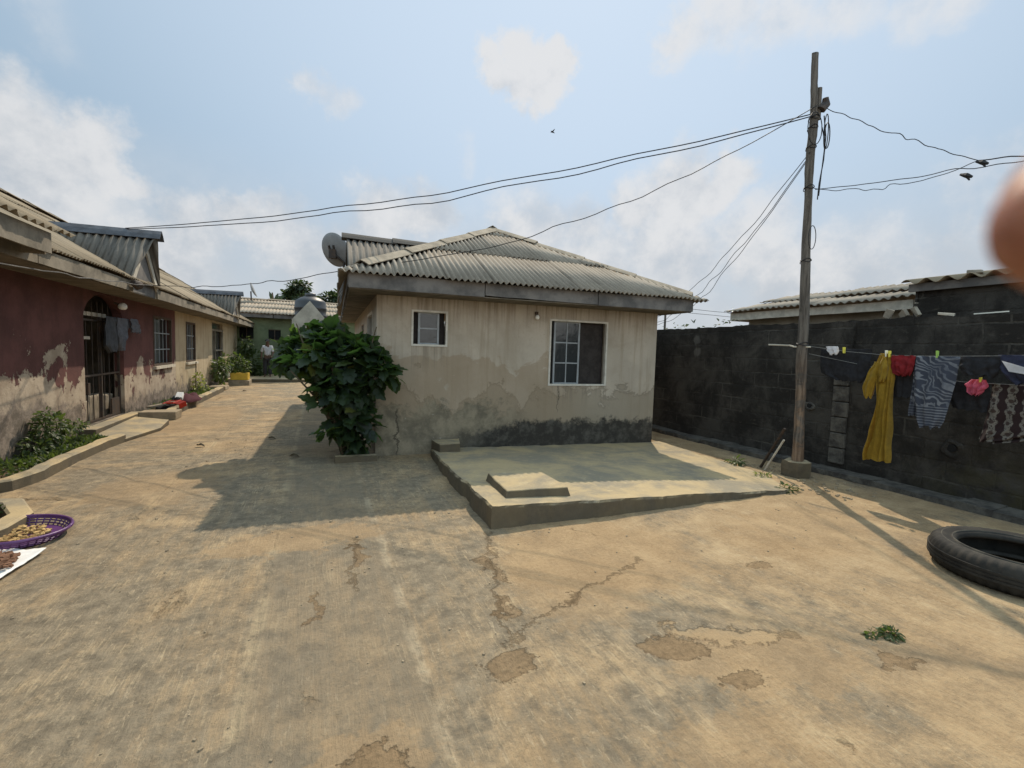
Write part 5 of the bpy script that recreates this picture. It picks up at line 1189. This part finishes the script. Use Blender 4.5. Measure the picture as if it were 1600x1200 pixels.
mb = MB(); foliage(mb, [((-2.78, 21.2, .72), (.36, .36, .33)), ((-2.95, 21.4, .95), (.25, .25, .3))], 420, .13); mb.build('foliage', 'weed_leaf', yb)
mb = MB(); mb.tube([(-2.8, 21.2, .4), (-2.8, 21.2, .9)], .02, 5); mb.build('stem', 'stem_green', yb)

# ------------------------------------------------------------------ plants
def plant(name, label, cat, base, blobs, n, L, mat, stem='stem_green', group=None, lobes=0, shell=.5, ns=6, sr=.009):
    t = thing(name, label, cat, base, group); mb = MB(); b = Vector(base)
    for c, r in blobs:
        for k in range(max(1, ns//len(blobs))):
            d = rdir(-.2, 1); e = Vector(c)+Vector((d.x*r[0], d.y*r[1], d.z*r[2]))*.7; m_ = b.lerp(e, .5)+Vector((U(-.05, .05), U(-.05, .05), .05))
            mb.tube([b+Vector((U(-.05, .05), U(-.05, .05), 0)), m_, e], [sr*1.4, sr, sr*.5], 5)
    mb.build('stem', stem, t); mb = MB(); foliage(mb, blobs, n, L, lobes, shell=shell); mb.build('foliage', mat, t); return t
# the large leafy shrub at the bungalow corner
sb = thing('shrub', 'large dense dark green shrub with broad lobed leaves at the bungalow corner', 'shrub', (.42, 7.25, 0))
mb = MB()
for k in range(14):
    b = Vector((.45+U(-.18, .22), 7.15+U(-.12, .2), 0)); e = Vector((U(-.45, .85), U(6.75, 7.8), U(1.2, 1.95)))
    mb.tube([b, b.lerp(e, .5)+Vector((U(-.08, .08), U(-.08, .08), .15)), e], [.024, .018, .008], 6)
mb.build('stem', 'stem_brown', sb, smooth=True)
mb = MB()
BB = [((.52, 6.98, 1.38), (.36, .32, .36)), ((.22, 7.3, 1.58), (.32, .36, .32)), ((.80, 6.70, 1.26), (.22, .20, .26)), ((-.08, 7.75, 1.56), (.30, .40, .30)), ((-.40, 8.1, 1.46), (.20, .30, .20)),
      ((.36, 6.95, 1.02), (.34, .32, .26)), ((.52, 7.0, .68), (.22, .26, .32)), ((.16, 7.2, 1.08), (.24, .28, .22)), ((.56, 7.05, .27), (.17, .18, .23)), ((.14, 7.0, .42), (.13, .16, .08)), ((.04, 7.05, .80), (.13, .17, .10)),
      ((.08, 7.55, 1.84), (.24, .28, .10)), ((.44, 7.1, 1.68), (.26, .26, .12)), ((.93, 6.72, 1.22), (.11, .12, .18)), ((.70, 6.80, 1.54), (.16, .18, .12)), ((.68, 6.95, .55), (.10, .12, .38)), ((-.25, 7.3, 1.30), (.14, .2, .10)), ((-.32, 7.6, 1.38), (.2, .28, .16)), ((.02, 7.1, 1.42), (.2, .24, .2)), ((.30, 7.0, .50), (.13, .2, .2))]
foliage(mb, BB, 1750, .165, lobes=1, droop=.35, shell=.2); mb.build('foliage', 'bush_leaf', sb)

plant('shrub', 'leafy green weed bush leaning on the peeling wall left of the gate', 'shrub', (-3.3, 8.3, .05), [((-3.3, 8.2, .38), (.15, .34, .22)), ((-3.24, 8.7, .34), (.13, .34, .07)), ((-3.32, 7.9, .2), (.12, .3, .17)), ((-3.32, 8.15, .56), (.10, .2, .10))], 760, .07, 'weed_leaf', ns=14)
gc = MB()
for i in range(2600):
    y = U(6.7, 9.15); x = U(-3.42, -3.02)
    if y < 7.3 and U(0, 1) < .75: continue
    d = rdir(.2, 1); leaf(gc, (x, y, .05+U(0, .06)), d+Vector((.2, 0, 0)), rdir(.2, 1), U(.04, .1), U(.014, .035), .1)
tag(gc.build('ground_cover', 'weed_leaf'), 'low green weeds carpeting the bed between the curved kerb and the peeling wall', 'weeds', kind='stuff')
gc = MB()
for i in range(1500):
    y = U(13.0, 17.9); x = U(-3.44, -3.04); d = rdir(.2, 1); leaf(gc, (x, y, .07+U(0, .06)), d, rdir(.2, 1), U(.05, .12), U(.02, .04), .1)
tag(gc.build('ground_cover', 'weed_leaf'), 'low green weeds in the narrow bed past the gate', 'weeds', kind='stuff')
gc = MB()
for i in range(260):
    y = U(4.5, 5.5); x = U(-3.3, -2.5); d = rdir(.2, 1); leaf(gc, (x, y, .05+U(0, .05)), d, rdir(.2, 1), U(.04, .1), U(.02, .04), .1)
tag(gc.build('ground_cover', 'weed_leaf'), 'few dark weeds in the soil behind the broken kerb', 'weeds', kind='stuff')
plant('plant', 'yellowish small plant with an upright stick against the cream wall', 'plant', (-3.3, 16.9, .07), [((-3.3, 16.9, .38), (.14, .3, .3)), ((-3.25, 17.2, .2), (.15, .35, .12))], 170, .12, 'yellow_leaf')
mb = MB(); mb.tube([(-3.38, 16.9, .05), (-3.36, 16.92, 1.02)], .015, 5); tag(mb.build('stake', 'stem_brown'), 'thin upright stake in the bed against the cream wall', 'stake')
plant('shrub', 'bushy plant covering the bottom of the far doorway', 'shrub', (-3.2, 19.9, .05), [((-3.2, 19.8, .62), (.24, .6, .42)), ((-3.15, 20.5, .85), (.2, .4, .35))], 420, .15, 'weed_leaf')
plant('climber', 'tall climbing plant at the far corner of the row house', 'plant', (-3.0, 25.4, .0), [((-3.05, 25.3, 1.5), (.3, .4, .55)), ((-2.8, 25.3, .8), (.42, .4, .6)), ((-2.5, 25.3, .35), (.35, .4, .3)), ((-3.2, 25.2, .5), (.3, .5, .5))], 620, .19, 'weed_leaf')
plant('weed', 'small tuft of green weed growing from a crack in the foreground concrete', 'weed', (3.12, 1.61, 0), [((3.12, 1.61, .018), (.055, .04, .018)), ((3.04, 1.65, .008), (.07, .02, .008))], 130, .034, 'weed_leaf', ns=4, sr=.002)
plant('weed', 'sparse weed at the right front corner of the raised slab', 'weed', (5.35, 3.98, 0), [((5.35, 3.98, .03), (.16, .08, .04))], 70, .06, 'weed_leaf', ns=4, sr=.003)
plant('weed', 'sparse weed on the slab edge left of the utility pole footing', 'weed', (5.62, 4.55, 0), [((5.62, 4.55, .03), (.12, .08, .03))], 45, .055, 'yellow_leaf', ns=4, sr=.003)
plant('weed', 'dry weed in the narrow alley beside the bungalow', 'weed', (5.9, 5.25, 0), [((5.9, 5.25, .05), (.10, .1, .05))], 50, .08, 'weed_leaf', ns=4, sr=.003)
gm = MB()
for i in range(420):
    x, y = U(-1.8, 6.4), U(1.2, 9.5); s = U(.004, .012)*(1 if y < 4 else 1.5); gm.box((x, y, s*.3), (s*U(.7, 1.6), s, s*.7), rot=Matrix.Rotation(U(0, 6), 3, 'Z'))
for i in range(120):
    x, y = U(5.5, 6.5), U(3.4, 5.2); s = U(.01, .03); gm.box((x, y, s*.3), (s*U(.7, 1.6), s, s*.7), rot=Matrix.Rotation(U(0, 6), 3, 'Z'))
gm.wobble(.003, 60); tag(gm.build('grit', 'sand_block'), 'loose grit and pebbles scattered over the concrete yard', 'grit', kind='stuff')
for i, (x, y, lb) in enumerate(((-.35, 7.4, 'dark dead leaf lying in the shade of the shrub'), (-1.7, 8.5, 'dark dead leaf on the drive at the edge of the shadow'), (-.75, 8.9, 'curled dead leaf on the shaded drive'), (-2.3, 18.2, 'dead leaf on the drive beside the yellow planter'))):
    mb = MB(); leaf(mb, (x, y, .02), (1, U(-1, 1), .1), (0, 0, 1), .14, .08, .4); tag(mb.build('dead_leaf', 'stem_brown'), lb, 'leaf', 'dead leaves on the drive')

# ------------------------------------------------------------------ person at the far end
def skin_body(name, mat, verts, edges, rad, root, parent=None, sub=1):
    me = bpy.data.meshes.new(name); off = Vector((0, 0, 0)); p = parent
    while p: off += p.location; p = p.parent
    me.from_pydata([Vector(v)-off for v in verts], edges, []); o = bpy.data.objects.new(name, me); COL.objects.link(o); o.parent = parent
    me.materials.append(MAT[mat]); o.modifiers.new('skin', 'SKIN')
    for i, r in enumerate(rad):
        sv = me.skin_vertices[0].data[i]; sv.radius = (r, r) if not isinstance(r, tuple) else r; sv.use_root = (i == root)
    q = o.modifiers.new('sub', 'SUBSURF'); q.levels = sub; q.render_levels = sub
    for f in me.polygons: f.use_smooth = True
    return o
px_, py_, pz_ = -2.05, 24.3, .13
pe = thing('person', 'person in a pale shirt and long dark trousers standing in front of the green house', 'person', (px_, py_, pz_))
def PB(*v): return [(px_+a, py_+b, pz_+c) for a, b, c in v]
BV = PB((0, 0, .92), (0, 0, 1.12), (0, .01, 1.33), (0, 0, 1.45), (0, -.02, 1.53), (0, -.03, 1.64), (.17, 0, 1.38), (.23, -.03, 1.12), (.20, -.16, .92), (.16, -.24, .90), (-.17, 0, 1.38), (-.24, .02, 1.12), (-.25, -.04, .88), (-.25, -.07, .78),
        (.09, 0, .86), (.10, -.01, .48), (.10, .01, .08), (.11, -.14, .03), (-.09, 0, .86), (-.10, .0, .48), (-.11, .02, .08), (-.13, -.13, .03))
BE = [(0, 1), (1, 2), (2, 3), (3, 4), (4, 5), (2, 6), (6, 7), (7, 8), (8, 9), (2, 10), (10, 11), (11, 12), (12, 13), (0, 14), (14, 15), (15, 16), (16, 17), (0, 18), (18, 19), (19, 20), (20, 21)]
skin_body('body', 'skin_dark', BV, BE, [(.13, .1), (.12, .09), (.14, .10), .06, .075, .085, .055, .042, .033, .03, .055, .042, .033, .03, .08, .058, .04, .03, .08, .058, .04, .03], 0, pe)
skin_body('shirt', 'cloth_white', [BV[i] for i in (0, 1, 2, 6, 7, 10, 11)]+PB((0, 0, 1.43)), [(0, 1), (1, 2), (2, 3), (3, 4), (2, 5), (5, 6), (2, 7)], [(.16, .13), (.15, .115), (.165, .125), .075, .06, .075, .06, .075], 0, pe)
skin_body('trousers', 'denim_dark', PB((0, 0, .96), (.09, 0, .84), (.10, -.01, .48), (.10, .01, .1), (-.09, 0, .84), (-.10, 0, .48), (-.11, .02, .1)), [(0, 1), (1, 2), (2, 3), (0, 4), (4, 5), (5, 6)], [(.165, .135), .115, .095, .08, .115, .095, .08], 0, pe)
mb = MB(); mb.lathe((px_, py_-.015, pz_+1.63), [(.096, .0), (.098, .03), (.08, .075), (.04, .1), (.002, .105)], 14); mb.build('hair', 'black_cloth', pe, smooth=True)
for s in (-1, 1):
    mb = MB(); mb.lathe((px_+s*.03, py_-.108, pz_+1.645), [(.002, -.01), (.01, 0), (.002, .01)], 8); mb.build('eye', 'mat_white', pe)
mb = MB(); mb.tube([(px_, py_-.105, pz_+1.645), (px_, py_-.13, pz_+1.605)], [.008, .015], 6); mb.build('nose', 'skin_dark', pe, smooth=True)

# ------------------------------------------------------------------ bird
bd = Vector((0, 0, H)) + ray(863, 206).normalized()*55
br_ = thing('bird', 'tiny dark bird flying in the clear sky above the bungalow roof', 'bird', bd)
mb = MB(); mb.tube([bd+Vector((-.17, 0, .05)), bd+Vector((-.06, 0, .01)), bd+Vector((.08, 0, -.02)), bd+Vector((.17, 0, -.05)), bd+Vector((.26, 0, -.07))], [.03, .07, .075, .04, .03], 8); mb.build('body', 'bird_dark', br_, smooth=True)
for s in (-1, 1):
    mb = MB(); mb.slabx([bd+Vector((-.08, s*.03, 0)), bd+Vector((.08, s*.03, 0)), bd+Vector((.12, s*.28, .12)), bd+Vector((.02, s*.5, .10))], (0, 0, .012)); mb.build('wing', 'bird_dark', br_)

# ------------------------------------------------------------------ hand of the person taking the picture
def cw(x, y, z): return Vector((0, 0, H)) + RW @ Vector((x, y, z))
hn = thing('hand', 'blurred brown fingertip reaching in close at the right edge of the view', 'hand', cw(.14, 0, .02))
D1 = .050
tip = ((1703-800)/F*D1, (600-346)/F*D1, -D1)
def capsule(mb, pts, rs, n=16):
    """tapered limb with round ends, in camera-side coordinates"""
    P = []; Q = []
    for i in range(len(pts)-1):
        for j in range(6): P.append(Vector(pts[i]).lerp(Vector(pts[i+1]), j/6)); Q.append(rs[i]+(rs[i+1]-rs[i])*j/6)
    P.append(Vector(pts[-1])); Q.append(rs[-1])
    d0 = (P[0]-P[1]).normalized(); d1 = (P[-1]-P[-2]).normalized()
    h = (.25, .5, .7, .85, .95, .995)
    pre = [(P[0]+d0*Q[0]*t, Q[0]*math.sqrt(1-t*t)) for t in reversed(h)]; post = [(P[-1]+d1*Q[-1]*t, Q[-1]*math.sqrt(1-t*t)) for t in h]
    allp = pre+list(zip(P, Q))+post
    mb.tube([cw(*p) for p, q in allp], [q for p, q in allp], n)
mb = MB()
capsule(mb, [(.150, .0, .012), (.128, .010, -.026), (tip[0]+.026, tip[1]-.004, -.045), tip], [.0110, .0092, .0087, .0082])
capsule(mb, [(.152, -.022, .010), (.138, -.016, -.030), (.118, -.022, -.042), (.108, -.028, -.030)], [.0115, .0095, .009, .0082])
capsule(mb, [(.154, -.043, .012), (.140, -.040, -.026), (.122, -.046, -.036), (.112, -.050, -.024)], [.011, .0092, .0086, .008])
capsule(mb, [(.156, -.062, .018), (.142, -.064, -.016), (.128, -.068, -.024), (.119, -.071, -.014)], [.0098, .0082, .0076, .007])
capsule(mb, [(.160, -.030, .050), (.135, .000, .052), (.114, .014, .044)], [.015, .011, .0095])
for a, b in (((.150, -.004, .014), (.168, -.040, .068)), ((.152, -.024, .012), (.170, -.044, .072)), ((.154, -.043, .014), (.172, -.050, .076)), ((.156, -.060, .020), (.175, -.058, .078)), ((.160, -.028, .048), (.172, -.048, .078))): capsule(mb, [a, b], [.0125, .017])
capsule(mb, [(.172, -.050, .075), (.20, -.075, .16), (.23, -.10, .26)], [.022, .026, .036])
ho = mb.build('palm_and_fingers', 'finger_skin', hn, smooth=True)
q = ho.modifiers.new('remesh', 'REMESH'); q.mode = 'VOXEL'; q.voxel_size = .0016; q.use_smooth_shade = True
q = ho.modifiers.new('smooth', 'SMOOTH'); q.factor = .5; q.iterations = 6
mb = MB(); nc = cw(tip[0]+.004, tip[1]+.0075, -.0558); nr = (RW@Vector((.0, .8, -.6))).to_track_quat('Z', 'Y').to_matrix()
mb.lathe(nc, [(.0062, -.001), (.0058, .0004), (.003, .0012), (.0005, .0014)], 16, nr); mb.build('fingernail', 'nail', hn, smooth=True)
